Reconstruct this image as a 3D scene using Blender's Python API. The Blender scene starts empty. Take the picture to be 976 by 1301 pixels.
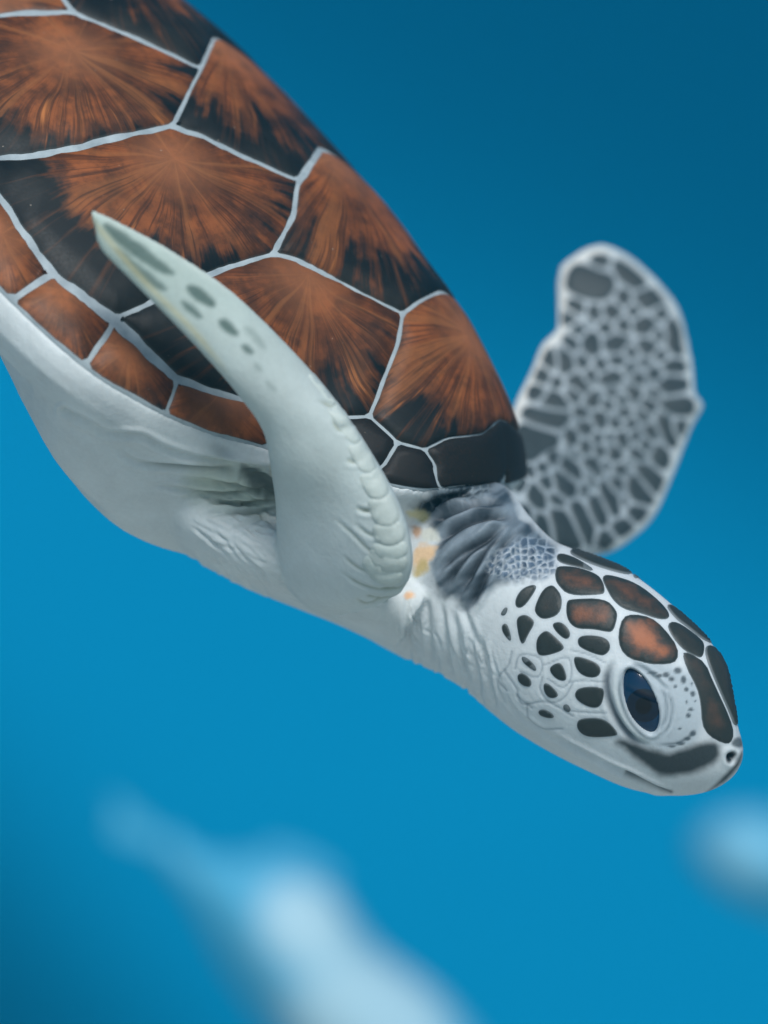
import bpy, bmesh, math, random
import numpy as np
from mathutils import Vector
from mathutils.bvhtree import BVHTree
from mathutils.kdtree import KDTree
from mathutils.geometry import delaunay_2d_cdt

sc = bpy.context.scene
COL = sc.collection

# ------------------------------------------------------------------ camera, world, sun, exposure
S = 0.00021          # metres per photo pixel at the turtle's depth
DIST = 0.9           # camera to the turtle's neck
ZC = 1.3             # height of the lens above the tank floor
cam_d = bpy.data.cameras.new('camera')
cam = bpy.data.objects.new('camera', cam_d)
COL.objects.link(cam)
cam.location = (0, -DIST, ZC)
cam.rotation_euler = (math.radians(90), 0, 0)
cam_d.sensor_fit = 'VERTICAL'
cam_d.sensor_height = 36
cam_d.lens = 36 * DIST / (1301 * S)
cam_d.clip_start = 0.05
cam_d.clip_end = 200
cam_d.dof.use_dof = True
cam_d.dof.focus_distance = DIST - 0.035
cam_d.dof.aperture_fstop = 5.6
sc.camera = cam

SUN = Vector((0.10, -0.70, 0.68)).normalized()
world = bpy.data.worlds.new('World')
sc.world = world
world.use_nodes = True
wn = world.node_tree
sky = wn.nodes.new('ShaderNodeTexSky')
sky.sky_type = 'NISHITA'
sky.sun_disc = False
sky.sun_elevation = math.asin(SUN.z)
sky.sun_rotation = math.atan2(SUN.x, SUN.y)
bg = wn.nodes['Background']
wn.links.new(sky.outputs[0], bg.inputs[0])
bg.inputs[1].default_value = 0.08
sun_d = bpy.data.lights.new('sun', 'SUN')
sun_d.energy = 2.9
sun_d.angle = math.radians(20)
sun_d.color = (1.0, 0.985, 0.965)
sun = bpy.data.objects.new('sun', sun_d)
COL.objects.link(sun)
sun.rotation_euler = SUN.to_track_quat('Z', 'Y').to_euler()
sun.location = (0, 0, 6)
sc.view_settings.view_transform = 'Standard'
sc.view_settings.look = 'None'
sc.view_settings.exposure = 0.2
sc.view_settings.gamma = 1
sc.view_settings.use_curve_mapping = False
sc.render.engine = 'CYCLES'
sc.cycles.use_denoising = True
sc.cycles.max_bounces = 6

# ------------------------------------------------------------------ helpers
CAM = np.array([0, -DIST, ZC])


def P(px, py, Y=0.0):
    """photo pixel + depth behind the lens plane -> world point"""
    k = (DIST + Y) / DIST
    return np.array([(px - 488) * S * k, Y, ZC + (650.5 - py) * S * k])


def pix(v):
    """world points (n,3) -> photo pixels (n,2)"""
    v = np.asarray(v)
    k = DIST / (DIST + v[:, 1])
    return np.stack([488 + v[:, 0] * k / S, 650.5 - (v[:, 2] - ZC) * k / S], 1)


def lin(r, g, b):
    def f(c):
        c /= 255.0
        return c / 12.92 if c <= .04045 else ((c + .055) / 1.055) ** 2.4
    return np.array([f(r), f(g), f(b)])


def smooth(a, b, x):
    t = np.clip((x - a) / (b - a), 0, 1)
    return t * t * (3 - 2 * t)


def catmull(pts, n):
    """open Catmull-Rom resampling, n steps per span"""
    p = np.asarray(pts, float)
    q = np.vstack([2 * p[0] - p[1], p, 2 * p[-1] - p[-2]])
    out = []
    for i in range(len(p) - 1):
        a, b, c, d = q[i], q[i + 1], q[i + 2], q[i + 3]
        for t in np.linspace(0, 1, n, endpoint=False):
            out.append(.5 * (2 * b + (c - a) * t + (2 * a - 5 * b + 4 * c - d) * t * t + (3 * b - a - 3 * c + d) * t ** 3))
    out.append(p[-1])
    return np.array(out)


def chaikin(poly, it=2, k=.25):
    p = np.asarray(poly, float)
    for _ in range(it):
        q = np.roll(p, -1, 0)
        p = np.stack([p * (1 - k) + q * k, p * k + q * (1 - k)], 1).reshape(-1, p.shape[1])
    return p


def mesh_obj(name, verts, faces, mat=None, parent=None, smooth_shade=True):
    me = bpy.data.meshes.new(name)
    me.from_pydata([tuple(v) for v in verts], [], [tuple(f) for f in faces])
    me.update()
    o = bpy.data.objects.new(name, me)
    COL.objects.link(o)
    if mat:
        me.materials.append(mat)
    if smooth_shade:
        me.polygons.foreach_set('use_smooth', [True] * len(me.polygons))
    if parent is not None:
        o.parent = parent
        o.matrix_parent_inverse = parent.matrix_world.inverted()
    return o


def get_co(me):
    a = np.empty(len(me.vertices) * 3, np.float32)
    me.vertices.foreach_get('co', a)
    return a.reshape(-1, 3).astype(float)


def set_attr(me, name, data, kind):
    at = me.attributes.new(name, kind, 'POINT')
    if kind == 'FLOAT_COLOR':
        d = np.ones((len(data), 4), np.float32)
        d[:, :3] = data
        at.data.foreach_set('color', d.ravel())
    elif kind == 'FLOAT_VECTOR':
        at.data.foreach_set('vector', np.asarray(data, np.float32).ravel())
    else:
        at.data.foreach_set('value', np.asarray(data, np.float32).ravel())


def tag(o, label=None, cat=None, group=None, kind=None):
    if label: o['label'] = label
    if cat: o['category'] = cat
    if group: o['group'] = group
    if kind: o['kind'] = kind
    return o


class NT:
    """small node-tree builder"""
    def __init__(self, name):
        self.m = bpy.data.materials.new(name)
        self.m.use_nodes = True
        self.t = self.m.node_tree
        self.b = self.t.nodes['Principled BSDF']

    def n(self, typ, **kw):
        x = self.t.nodes.new(typ)
        for k, v in kw.items():
            setattr(x, k, v)
        return x

    def put(self, sock, v):
        if hasattr(v, 'links') or isinstance(v, bpy.types.NodeSocket):
            self.t.links.new(v, sock)
        else:
            sock.default_value = v

    def attr(self, name, out='Vector', typ='GEOMETRY'):
        x = self.n('ShaderNodeAttribute', attribute_name=name, attribute_type=typ)
        return x.outputs[out]

    def math(self, op, a, b=0.0, c=0.0, clamp=False):
        x = self.n('ShaderNodeMath', operation=op, use_clamp=clamp)
        for i, v in enumerate((a, b, c)):
            self.put(x.inputs[i], v)
        return x.outputs[0]

    def vmath(self, op, a, b=None, scale=None):
        x = self.n('ShaderNodeVectorMath', operation=op)
        self.put(x.inputs[0], a)
        if b is not None: self.put(x.inputs[1], b)
        if scale is not None: self.put(x.inputs[3], scale)
        return x.outputs[1] if op in ('LENGTH', 'DOT_PRODUCT', 'DISTANCE') else x.outputs[0]

    def noise(self, vec, scale=5.0, detail=3.0, rough=.55, out=0):
        x = self.n('ShaderNodeTexNoise')
        if vec is not None: self.put(x.inputs['Vector'], vec)
        self.put(x.inputs['Scale'], scale)
        x.inputs['Detail'].default_value = detail
        x.inputs['Roughness'].default_value = rough
        return x.outputs[out]

    def range(self, v, a, b, c=0.0, d=1.0, smoothstep=True):
        x = self.n('ShaderNodeMapRange', interpolation_type='SMOOTHSTEP' if smoothstep else 'LINEAR')
        for i, q in enumerate((v, a, b, c, d)):
            self.put(x.inputs[i], q)
        return x.outputs[0]

    def mix(self, f, a, b, blend='MIX'):
        x = self.n('ShaderNodeMix', data_type='RGBA', blend_type=blend)
        self.put(x.inputs[0], f)
        for i, v in ((6, a), (7, b)):
            self.put(x.inputs[i], v if not isinstance(v, (tuple, list, np.ndarray)) else (*v[:3], 1))
        return x.outputs[2]

    def bump(self, h, strength=.3, dist=.001, normal=None):
        x = self.n('ShaderNodeBump')
        x.inputs['Strength'].default_value = strength
        x.inputs['Distance'].default_value = dist
        self.put(x.inputs['Height'], h)
        if normal is not None: self.put(x.inputs['Normal'], normal)
        return x.outputs[0]

    def out(self, color=None, rough=None, normal=None, spec=None, **kw):
        if color is not None: self.put(self.b.inputs['Base Color'], color if not isinstance(color, (tuple, list, np.ndarray)) else (*color[:3], 1))
        if rough is not None: self.put(self.b.inputs['Roughness'], rough)
        if normal is not None: self.put(self.b.inputs['Normal'], normal)
        if spec is not None: self.put(self.b.inputs['Specular IOR Level'], spec)
        for k, v in kw.items():
            self.put(self.b.inputs[k], v)
        return self.m


# ------------------------------------------------------------------ materials
def mat_wall():
    t = NT('blue_tank_paint')
    pos = t.n('ShaderNodeNewGeometry').outputs['Position']
    n = t.noise(pos, 1.3, 3)
    c = t.mix(n, (.0008, .215, .43), (.0012, .245, .47))
    return t.out(c, .9, spec=.05)


def mat_skin():
    t = NT('turtle_skin')
    col = t.attr('col', 'Color')
    obj = t.n('ShaderNodeTexCoord').outputs['Object']
    n1 = t.noise(obj, 900, 4, .6)
    n2 = t.noise(obj, 130, 3, .55)
    k = t.math('ADD', t.math('MULTIPLY', t.math('SUBTRACT', n1, .5), .16), t.math('MULTIPLY', t.math('SUBTRACT', n2, .5), .22))
    k = t.math('ADD', k, 1.0)
    c = t.vmath('SCALE', col, scale=k)
    vo = t.n('ShaderNodeTexVoronoi', feature='DISTANCE_TO_EDGE')
    t.put(vo.inputs['Vector'], obj)
    vo.inputs['Scale'].default_value = 420
    leather = t.range(vo.outputs['Distance'], 0, .2)
    n3 = t.noise(t.vmath('MULTIPLY', obj, (1.0, 1.0, .35)), 420, 3, .6)
    h = t.math('ADD', t.math('MULTIPLY', leather, .10), t.math('ADD', t.math('MULTIPLY', n1, .5), t.math('MULTIPLY', n3, .9)))
    nb = t.bump(h, .4, .00042)
    m = t.out(c, .5, nb, .28)
    t.b.inputs['Subsurface Weight'].default_value = .08
    t.b.inputs['Subsurface Radius'].default_value = (.004, .003, .0025)
    t.b.inputs['Subsurface Scale'].default_value = .6
    return m


def mat_seam():
    t = NT('carapace_seam')
    obj = t.n('ShaderNodeTexCoord').outputs['Object']
    n = t.noise(obj, 220, 4)
    c = t.mix(n, lin(112, 128, 136), lin(186, 198, 202))
    return t.out(c, .55, t.bump(n, .3, .0004), .3)


def mat_scute():
    """amber fans running out from each scute's growth centre into near-black borders"""
    t = NT('scute_horn')
    v = t.attr('fan')                      # metres from the growth centre / fan length ; z = seed
    ln = t.vmath('LENGTH', t.vmath('MULTIPLY', v, (1, 1, 0)))
    wob = t.vmath('SUBTRACT', t.noise(v, 2.0, 1, .5, 1), (.5, .5, .5))
    vw = t.vmath('ADD', v, t.vmath('SCALE', wob, scale=.10))
    dr = t.vmath('NORMALIZE', t.vmath('MULTIPLY', vw, (1, 1, 0)))
    sp = t.n('ShaderNodeSeparateXYZ'); t.put(sp.inputs[0], v)
    seed = sp.outputs[2]
    cs = t.n('ShaderNodeCombineXYZ'); t.put(cs.inputs[2], t.math('ADD', t.math('MULTIPLY', ln, .35), t.math('MULTIPLY', seed, 7.3)))
    d1 = t.vmath('ADD', t.vmath('SCALE', dr, scale=4.5), cs.outputs[0])
    broad = t.noise(d1, 1.0, 2, .5)
    d2 = t.vmath('ADD', t.vmath('SCALE', dr, scale=11.0), t.vmath('ADD', cs.outputs[0], t.vmath('SCALE', v, scale=1.1)))
    fine = t.noise(d2, 1.0, 3, .6)
    d3 = t.vmath('ADD', t.vmath('SCALE', dr, scale=34.0), cs.outputs[0])
    hair = t.noise(d3, 1.0, 2, .6)
    blot = t.noise(t.vmath('ADD', t.vmath('SCALE', v, scale=2.2), cs.outputs[0]), 1.0, 4, .6)
    # where the amber ends, ray by ray
    e = t.math('ADD', t.math('MULTIPLY', t.math('SUBTRACT', broad, .5), 1.0), t.math('MULTIPLY', t.math('SUBTRACT', fine, .5), .75))
    e = t.math('ADD', e, t.math('MULTIPLY', t.math('SUBTRACT', hair, .5), .30))
    e = t.math('ADD', e, t.math('MULTIPLY', t.math('SUBTRACT', blot, .5), .8))
    q = t.math('SUBTRACT', ln, e)
    dark = t.range(q, .74, 1.02)
    streak = t.math('MULTIPLY', t.range(t.math('ADD', t.math('MULTIPLY', fine, .55), t.math('MULTIPLY', hair, .45)), .47, .60), t.range(ln, .10, .55))
    amber = t.mix(t.range(blot, .28, .70), lin(70, 43, 29), lin(146, 83, 45))
    mott = t.noise(t.vmath('ADD', t.vmath('SCALE', v, scale=6.0), cs.outputs[0]), 1.0, 5, .65)
    amber = t.mix(t.math('MULTIPLY', t.range(mott, .40, .68), .75), amber, lin(60, 39, 28))
    amber = t.mix(t.math('MULTIPLY', t.range(broad, .50, .70), .5), amber, lin(144, 92, 54))
    amber = t.mix(t.math('MULTIPLY', streak, .72), amber, lin(52, 33, 25))
    amber = t.mix(t.math('MULTIPLY', t.math('MULTIPLY', t.range(fine, .62, .8), t.range(ln, .35, .8)), .8), amber, lin(196, 122, 66))
    pale = t.math('MULTIPLY', t.range(ln, .5, .02), .38)
    amber = t.mix(pale, amber, lin(176, 116, 80))
    c = t.mix(dark, amber, t.mix(t.math('MULTIPLY', t.range(t.math('ADD', t.math('MULTIPLY', fine, .6), t.math('MULTIPLY', hair, .4)), .5, .68), .8), t.mix(t.range(blot, .35, .75), lin(15, 23, 26), lin(38, 41, 40)), lin(74, 50, 36)))
    # greyish bloom along the outer rim of every scute
    ed = t.attr('edge', 'Fac')
    c = t.mix(t.math('MULTIPLY', t.range(ed, .0016, .0), .55), c, lin(96, 104, 104))
    obj = t.n('ShaderNodeTexCoord').outputs['Object']
    grain = t.noise(obj, 1400, 2)
    h = t.math('ADD', t.math('MULTIPLY', fine, .5), t.math('MULTIPLY', grain, .25))
    specks = t.range(t.noise(obj, 700, 1, .5), .79, .84)
    c = t.mix(t.math('MULTIPLY', specks, .5), c, lin(190, 180, 165))
    return t.out(c, t.math('ADD', .42, t.math('MULTIPLY', grain, .2)), t.bump(h, .14, .0004), .24)


def mat_scale():
    t = NT('dark_head_scale')
    tint = t.attr('tint', 'Fac', 'OBJECT')
    ed = t.attr('edge', 'Fac')
    obj = t.n('ShaderNodeTexCoord').outputs['Object']
    n = t.noise(obj, 190, 4, .6)
    g = t.noise(obj, 1500, 2)
    f = t.math('MULTIPLY', t.range(t.math('ADD', ed, t.math('MULTIPLY', t.math('SUBTRACT', n, .5), .009)), .0006, .0062), tint)
    base = t.mix(n, lin(31, 42, 44), lin(56, 62, 60))
    c = t.mix(f, base, lin(166, 98, 62))
    c = t.mix(t.range(ed, .0006, .0), c, lin(120, 130, 134))
    return t.out(c, .5, t.bump(g, .2, .0003), .3)


def mat_flipper_scale():
    t = NT('flipper_scale')
    ed = t.attr('edge', 'Fac')
    obj = t.n('ShaderNodeTexCoord').outputs['Object']
    n = t.noise(obj, 160, 4, .6)
    c = t.mix(n, lin(34, 48, 54), lin(66, 78, 82))
    c = t.mix(t.range(ed, .0009, .0), c, lin(120, 134, 140))
    return t.out(c, .55, t.bump(n, .2, .0004), .25)


def mat_plain(name, c, rough=.5, spec=.3, var=.0, **kw):
    t = NT(name)
    obj = t.n('ShaderNodeTexCoord').outputs['Object']
    n = t.noise(obj, 60, 3)
    c0 = np.array(c) * (1 - var)
    c1 = np.array(c) * (1 + var)
    return t.out(t.mix(n, c0, c1), rough, None, spec, **kw)


M_WALL, M_SKIN, M_SEAM, M_SCUTE, M_SCALE, M_FSCALE = mat_wall(), mat_skin(), mat_seam(), mat_scute(), mat_scale(), mat_flipper_scale()
M_EYE = mat_plain('eye_navy', lin(7, 44, 72), .1, .5, .4)
M_PUPIL = mat_plain('eye_pupil', lin(3, 6, 12), .08, .5)
M_FISH = mat_plain('pale_fish_skin', lin(205, 214, 214), .5, .3, .08)

# ------------------------------------------------------------------ the setting: blue tank wall shaped for its shading, pale bounce floor
def build_tank():
    xs = np.linspace(-6, 6, 161)
    zs = np.linspace(0.0, 2.6, 121)
    X, Z = np.meshgrid(xs, zs)
    # lean shaped so the wall shades darker at top right and bottom left
    k = (DIST + 2.7) / DIST
    u = X / k / S + 488
    v = 650.5 - (Z - ZC) / k / S
    d1 = u * .45 - v * .9
    d2 = (v - u) * .7
    lean = .20 - 1.42 * smooth(-420, 620, d1) - 1.1 * smooth(520, 1040, d2)
    F = np.zeros_like(X)
    dz = zs[1] - zs[0]
    mid = np.argmin(abs(zs - ZC))
    F[1:] = np.cumsum((lean[1:] + lean[:-1]) / 2 * dz, 0)
    F -= F[mid]
    Y = 2.7 + np.clip(F, -1.0, 1.4)
    vs = np.stack([X, Y, Z], -1).reshape(-1, 3)
    w = len(xs)
    fs = [(j * w + i, j * w + i + 1, (j + 1) * w + i + 1, (j + 1) * w + i) for j in range(len(zs) - 1) for i in range(w - 1)]
    o = mesh_obj('tank_wall', vs, fs, M_WALL)
    tag(o, kind='structure')
    fl = mesh_obj('bounce_floor', [(-8, -6, 0), (8, -6, 0), (8, 8, 0), (-8, 8, 0)], [(0, 1, 2, 3)], mat_plain('pale_bounce_floor', lin(196, 198, 190), .8, .1, .1))  # unseen floor, made pale to bounce neutral fill up onto the belly
    tag(fl, kind='structure')


build_tank()

# ------------------------------------------------------------------ the turtle's own frame
AZ, YAW, ROLL = (math.radians(a) for a in (45.5, 15, 19))
e1 = np.array([math.cos(AZ) * math.cos(YAW), -math.sin(YAW), -math.sin(AZ) * math.cos(YAW)])
u_ = np.array([0, -1.0, 0])
e2 = u_ - u_.dot(e1) * e1
e2 /= np.linalg.norm(e2)
e3 = np.cross(e1, e2)
e3 *= np.sign(e3[2])
e2, e3 = math.cos(ROLL) * e2 - math.sin(ROLL) * e3, math.cos(ROLL) * e3 + math.sin(ROLL) * e2
ORG = P(640, 598, 0)
R3 = np.array([e1, e2, e3])
to_world = lambda q: ORG + np.asarray(q) @ R3
to_local = lambda q: (np.asarray(q) - ORG) @ R3.T

turtle = bpy.data.objects.new('sea_turtle', None)
COL.objects.link(turtle)
turtle.location = Vector(to_world([-.12, 0, -.05]))
turtle.empty_display_size = .05
tag(turtle, 'juvenile sea turtle with amber fan-marked shell diving, flippers raised', 'sea turtle')
bpy.context.view_layer.update()

# carapace: spine and rim curves (mm, local frame: forward, near side, dorsal)
SPINE = np.array([(1, 0, -1), (-4, 0, 4), (-11, 0, 10), (-20, 0, 15.0), (-41, 0, 22), (-64, 0, 25), (-88, 0, 27.5), (-131, 0, 29), (-158, 0, 29), (-190, 0, 24), (-220, 0, 12), (-240, 0, -2), (-250, 0, -12)], float)
RIM = np.array([(2, 0, -3), (0, 20, -4), (-5, 37, -9), (-18, 49, -15), (-37, 60, -23), (-46, 72, -26), (-57, 87, -27), (-74, 100, -27.5), (-104, 105, -27.5), (-140, 102, -28), (-185, 84, -26), (-222, 52, -22), (-252, 0, -16)], float)
NS = 10
SPc = catmull(SPINE, NS) / 1000
RMc = catmull(RIM, NS) / 1000
NSTA = len(SPc)


def shell_pt(si, t, lift=0.0):
    """si = station (0..NSTA-1, float), t = -1.2..1.2 across (near side +); beyond |t|=1 rolls over the rim"""
    i = int(min(max(si, 0), NSTA - 1.001))
    f = si - i
    a = SPc[i] * (1 - f) + SPc[i + 1] * f
    b = RMc[i] * (1 - f) + RMc[i + 1] * f
    sg = 1 if t >= 0 else -1
    at = min(abs(t), 1.0)
    p = 1.75
    q = a * (1 - at) + b * at
    q = q.copy()
    q[2] = b[2] + (a[2] - b[2]) * (1 - at ** p)
    q[1] *= sg
    return q


T_N = 61
ts = np.linspace(-1, 1, T_N)
car_v, car_f = [], []
for i in range(NSTA):
    for t in ts:
        car_v.append(to_world(shell_pt(i, t)))
car_v = np.array(car_v)
for i in range(NSTA - 1):
    for j in range(T_N - 1):
        a = i * T_N + j
        car_f.append((a, a + 1, a + T_N + 1, a + T_N))
shell_bvh = BVHTree.FromPolygons([Vector(v) for v in car_v], car_f)


def ray_shell(px, py):
    d = Vector(P(px, py, 0) - CAM).normalized()
    return shell_bvh.ray_cast(Vector(CAM), d)


def px_to_st(px, py):
    h = ray_shell(px, py)
    if h[0] is None:
        h = shell_bvh.find_nearest(Vector(P(px, py, 0.0)))
    i, j = divmod(h[2], T_N - 1)
    q = np.array(h[0])
    A, B, C_, D_ = (car_v[k] for k in car_f[h[2]])   # (i,j) (i,j+1) (i+1,j+1) (i+1,j)
    # least squares for bilinear coordinates
    M = np.stack([(D_ + C_ - A - B) / 2, (B + C_ - A - D_) / 2], 1)
    st = np.linalg.lstsq(M, q - (A + B + C_ + D_) / 4, rcond=None)[0] + .5
    return np.array([i + st[0], ts[j] + st[1] * (ts[1] - ts[0])])


# ---- carapace body under the scutes (pale seam tissue), closed underneath
def build_carapace():
    vs = [tuple(v) for v in car_v]
    fs = list(car_f)
    # rolled rim: a short turned-down lip on both sides
    n0 = len(vs)
    for i in range(NSTA):
        for j in (0, T_N - 1):
            q = shell_pt(i, ts[j])
            q[2] -= .0012
            q[:2] = q[:2] * np.array([1, .99])
            vs.append(tuple(to_world(q)))
    for i in range(NSTA - 1):
        fs.append((i * T_N, (i + 1) * T_N, n0 + 2 * (i + 1), n0 + 2 * i))
        fs.append((i * T_N + T_N - 1, n0 + 2 * i + 1, n0 + 2 * (i + 1) + 1, (i + 1) * T_N + T_N - 1))
        fs.append((n0 + 2 * i, n0 + 2 * (i + 1), n0 + 2 * (i + 1) + 1, n0 + 2 * i + 1))
    return mesh_obj('carapace', vs, fs, M_SEAM, turtle)


carapace = build_carapace()
SX, TX = .0030, .100      # rough metres per station / per unit of t, to keep scute meshing isotropic


def fill_polygon(outline, step):
    """rounded outline (n,2) -> points, triangles, distance to the border"""
    P2 = np.asarray(outline)
    lo, hi = P2.min(0), P2.max(0)
    nx, ny = (np.maximum(1, np.ceil((hi - lo) / step))).astype(int)
    gx, gy = np.meshgrid(np.linspace(lo[0], hi[0], nx + 1), np.linspace(lo[1], hi[1], ny + 1))
    gx = gx + (np.arange(ny + 1) % 2)[:, None] * step * .5
    G = np.stack([gx.ravel(), gy.ravel()], 1)
    a, b = P2, np.roll(P2, -1, 0)

    def dist(Q):
        ab = b - a
        t = np.clip(((Q[:, None] - a) * ab).sum(2) / np.maximum((ab ** 2).sum(1), 1e-18), 0, 1)
        return np.sqrt((((a + t[..., None] * ab) - Q[:, None]) ** 2).sum(2)).min(1)

    def inside(Q):
        x, y = Q[:, 0][:, None], Q[:, 1][:, None]
        c = (a[:, 1] > y) != (b[:, 1] > y)
        xi = (b[:, 0] - a[:, 0]) * (y - a[:, 1]) / np.where(b[:, 1] == a[:, 1], 1e-12, b[:, 1] - a[:, 1]) + a[:, 0]
        return ((c & (x < xi)).sum(1) % 2) == 1
    keep = inside(G)
    G = G[keep]
    if len(G):
        G = G[dist(G) > step * .45]
    pts = np.vstack([P2, G]) if len(G) else P2
    n = len(P2)
    area = ((a[:, 0] * b[:, 1] - b[:, 0] * a[:, 1]).sum())
    loop = list(range(n)) if area > 0 else list(range(n))[::-1]
    r = delaunay_2d_cdt([Vector(p) for p in pts], [], [loop], 1, 1e-9)
    V = np.array([(p.x, p.y) for p in r[0]])
    return V, [tuple(f) for f in r[2]], np.where(np.isin(np.arange(len(V)), np.arange(len(V))), dist(V), 0)


def inset_ring(poly, d):
    p = np.asarray(poly)
    a = np.roll(p, 1, 0)
    b = np.roll(p, -1, 0)
    t = b - a
    nrm = np.stack([-t[:, 1], t[:, 0]], 1)
    nrm /= np.maximum(np.linalg.norm(nrm, axis=1, keepdims=True), 1e-12)
    area = (p[:, 0] * b[:, 1] - b[:, 0] * p[:, 1]).sum()
    return p + nrm * d * (1 if area > 0 else -1)


def dens(poly, seg):
    p = np.asarray(poly, float)
    out = []
    for a, b in zip(p, np.roll(p, -1, 0)):
        n = max(1, int(np.linalg.norm(b - a) / seg))
        out += [a + (b - a) * k / n for k in range(n)]
    return np.array(out)


def shell_normal(si, t):
    h = .15
    a = shell_pt(min(si + h, NSTA - 1), t) - shell_pt(max(si - h, 0), t)
    b = shell_pt(si, min(t + .01, 1)) - shell_pt(si, max(t - .01, -1))
    n = np.cross(a, b)
    L = np.linalg.norm(n)
    if L < 1e-12: return np.array([0, 0, 1.0])
    n /= L
    return n if n[2] > 0 else -n


def make_scute(st_poly, centre_st, fan, seed, gap=.00045, lift=.0009, step=.0055):
    """st_poly in (station, t); makes one raised horn plate on the shell"""
    q = np.asarray(st_poly) * np.array([SX, TX])
    q = dens(q, .006)
    q = chaikin(q, 1, .25)
    rs_ = np.random.RandomState(int(seed * 100) % 9999)
    jit = rs_.rand(len(q)); jit = (jit + np.roll(jit, 1) + np.roll(jit, -1)) / 3
    q = inset_ring(q, 0) + (inset_ring(q, 1.0) - q) * (gap + (jit[:, None] - .5) * .0009)
    ring2 = inset_ring(q, .0008)
    V, F, d = fill_polygon(ring2, step)
    n1 = len(V)
    nb = len(q)
    # outer skirt: one more ring sunk into the seam
    allp = np.vstack([V, q])
    cen = np.array(centre_st) * np.array([SX, TX])
    st = allp / np.array([SX, TX])
    c3 = shell_pt(*centre_st)
    nc = shell_normal(*centre_st)
    ax = np.array([1.0, 0, 0]); ax -= ax.dot(nc) * nc; ax /= np.linalg.norm(ax)
    ay = np.cross(nc, ax)
    wv, fanv, edge = [], [], []
    for k, (si, t) in enumerate(st):
        t = float(np.clip(t, -1, 1)); si = float(np.clip(si, 0, NSTA - 1.001))
        p = shell_pt(si, t)
        n = shell_normal(si, t)
        if k < n1:
            dd = d[k]
            hgt = lift * (1 - .35 * math.exp(-dd / .0016))
            e = dd + .0016
        else:
            hgt = -.0003
            e = 0
        w = p + n * hgt
        wv.append(to_world(w))
        r = p - c3
        fanv.append((r.dot(ax) / fan, r.dot(ay) / fan, seed))
        edge.append(e)
    # map the inner ring (first len(ring2) points of V keep order in cdt output)
    fs = list(F)
    m = len(ring2)
    for i in range(m):
        j = (i + 1) % m
        fs.append((i, j, n1 + j, n1 + i))
    o = mesh_obj('scute', wv, fs, M_SCUTE, carapace)
    bm = bmesh.new(); bm.from_mesh(o.data)
    bmesh.ops.recalc_face_normals(bm, faces=bm.faces)
    cn = Vector((shell_normal(*centre_st) @ R3))
    s_ = sum(f.normal.dot(cn) * f.calc_area() for f in bm.faces)
    if s_ < 0: bmesh.ops.reverse_faces(bm, faces=bm.faces)
    bm.to_mesh(o.data); bm.free()
    set_attr(o.data, 'fan', fanv, 'FLOAT_VECTOR')
    set_attr(o.data, 'edge', edge, 'FLOAT')
    return o


def st_of(pxs, seg=14):
    return [px_to_st(*p) for p in dens(pxs, seg)]


def st_open(pxs, seg=14):
    out = []
    for a, b in zip(pxs[:-1], pxs[1:]):
        a, b = np.array(a, float), np.array(b, float)
        n = max(1, int(np.linalg.norm(b - a) / seg))
        out += [px_to_st(*(a + (b - a) * k / n)) for k in range(n)]
    out.append(px_to_st(*pxs[-1]))
    return out


mirror = lambda L: [np.array([s_, -t]) for s_, t in L]

# seam corners read from the photograph (pixels) -> (station, t) on the shell
C1 = st_of([(348, 323), (374, 328), (511, 399), (505, 439), (470, 529), (448, 531), (380, 526), (316, 510), (225, 482), (148, 405), (195, 382), (268, 348), (295, 338)])
C2 = st_of([(219, 160), (262, 176), (320, 204), (379, 230), (373, 272), (348, 323), (295, 338), (268, 348), (195, 382), (148, 405), (68, 349), (0, 252), (-22, 222), (-30, 207), (0, 201), (61, 196), (143, 176)])
C3 = st_of([(93, 16), (180, 52), (255, 88), (219, 160), (143, 176), (61, 196), (0, 201), (-30, 207), (-85, 120), (-115, 45), (-60, 26), (0, 20), (41, 17)])
cpx = {'C1': (392, 352), 'C2': (218, 214), 'C3': (92, 70)}
FANPX = .00021
for poly, c, fan, sd in ((C1, (388, 350), .037, .13), (C2, (218, 205), .0365, .42), (C3, (88, 66), .036, .77)):
    cs_ = px_to_st(*c)
    make_scute(poly, cs_, fan, sd)
    make_scute(mirror(poly), (cs_[0], -cs_[1]), fan, sd + .05)
c34 = np.array(st_open([(93, 16), (41, 17), (0, 20), (-60, 26), (-115, 45)]))
# rear costal (mostly out of the frame): laid out on the shell itself
rear = [(c34[0][0], c34[0][1])] + [tuple(x) for x in c34[1:]] + [(100, .86), (107, .72), (107, .34), (97, .22)]
make_scute(rear, (94, .5), .035, 1.2)
make_scute(mirror(rear), (94, -.5), .035, 1.25)

# vertebral row: near half from the photograph, mirrored across the keel
def vertebral(near_open, centre, fan, sd):
    L = [np.array(x) for x in near_open]
    make_scute(L + mirror(L[::-1]), centre, fan, sd)


def vend(px):
    return px_to_st(*px)

def seam_mid(near_pt, dx=0.0):
    return [np.array([near_pt[0] + dx, 0.0])]

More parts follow.
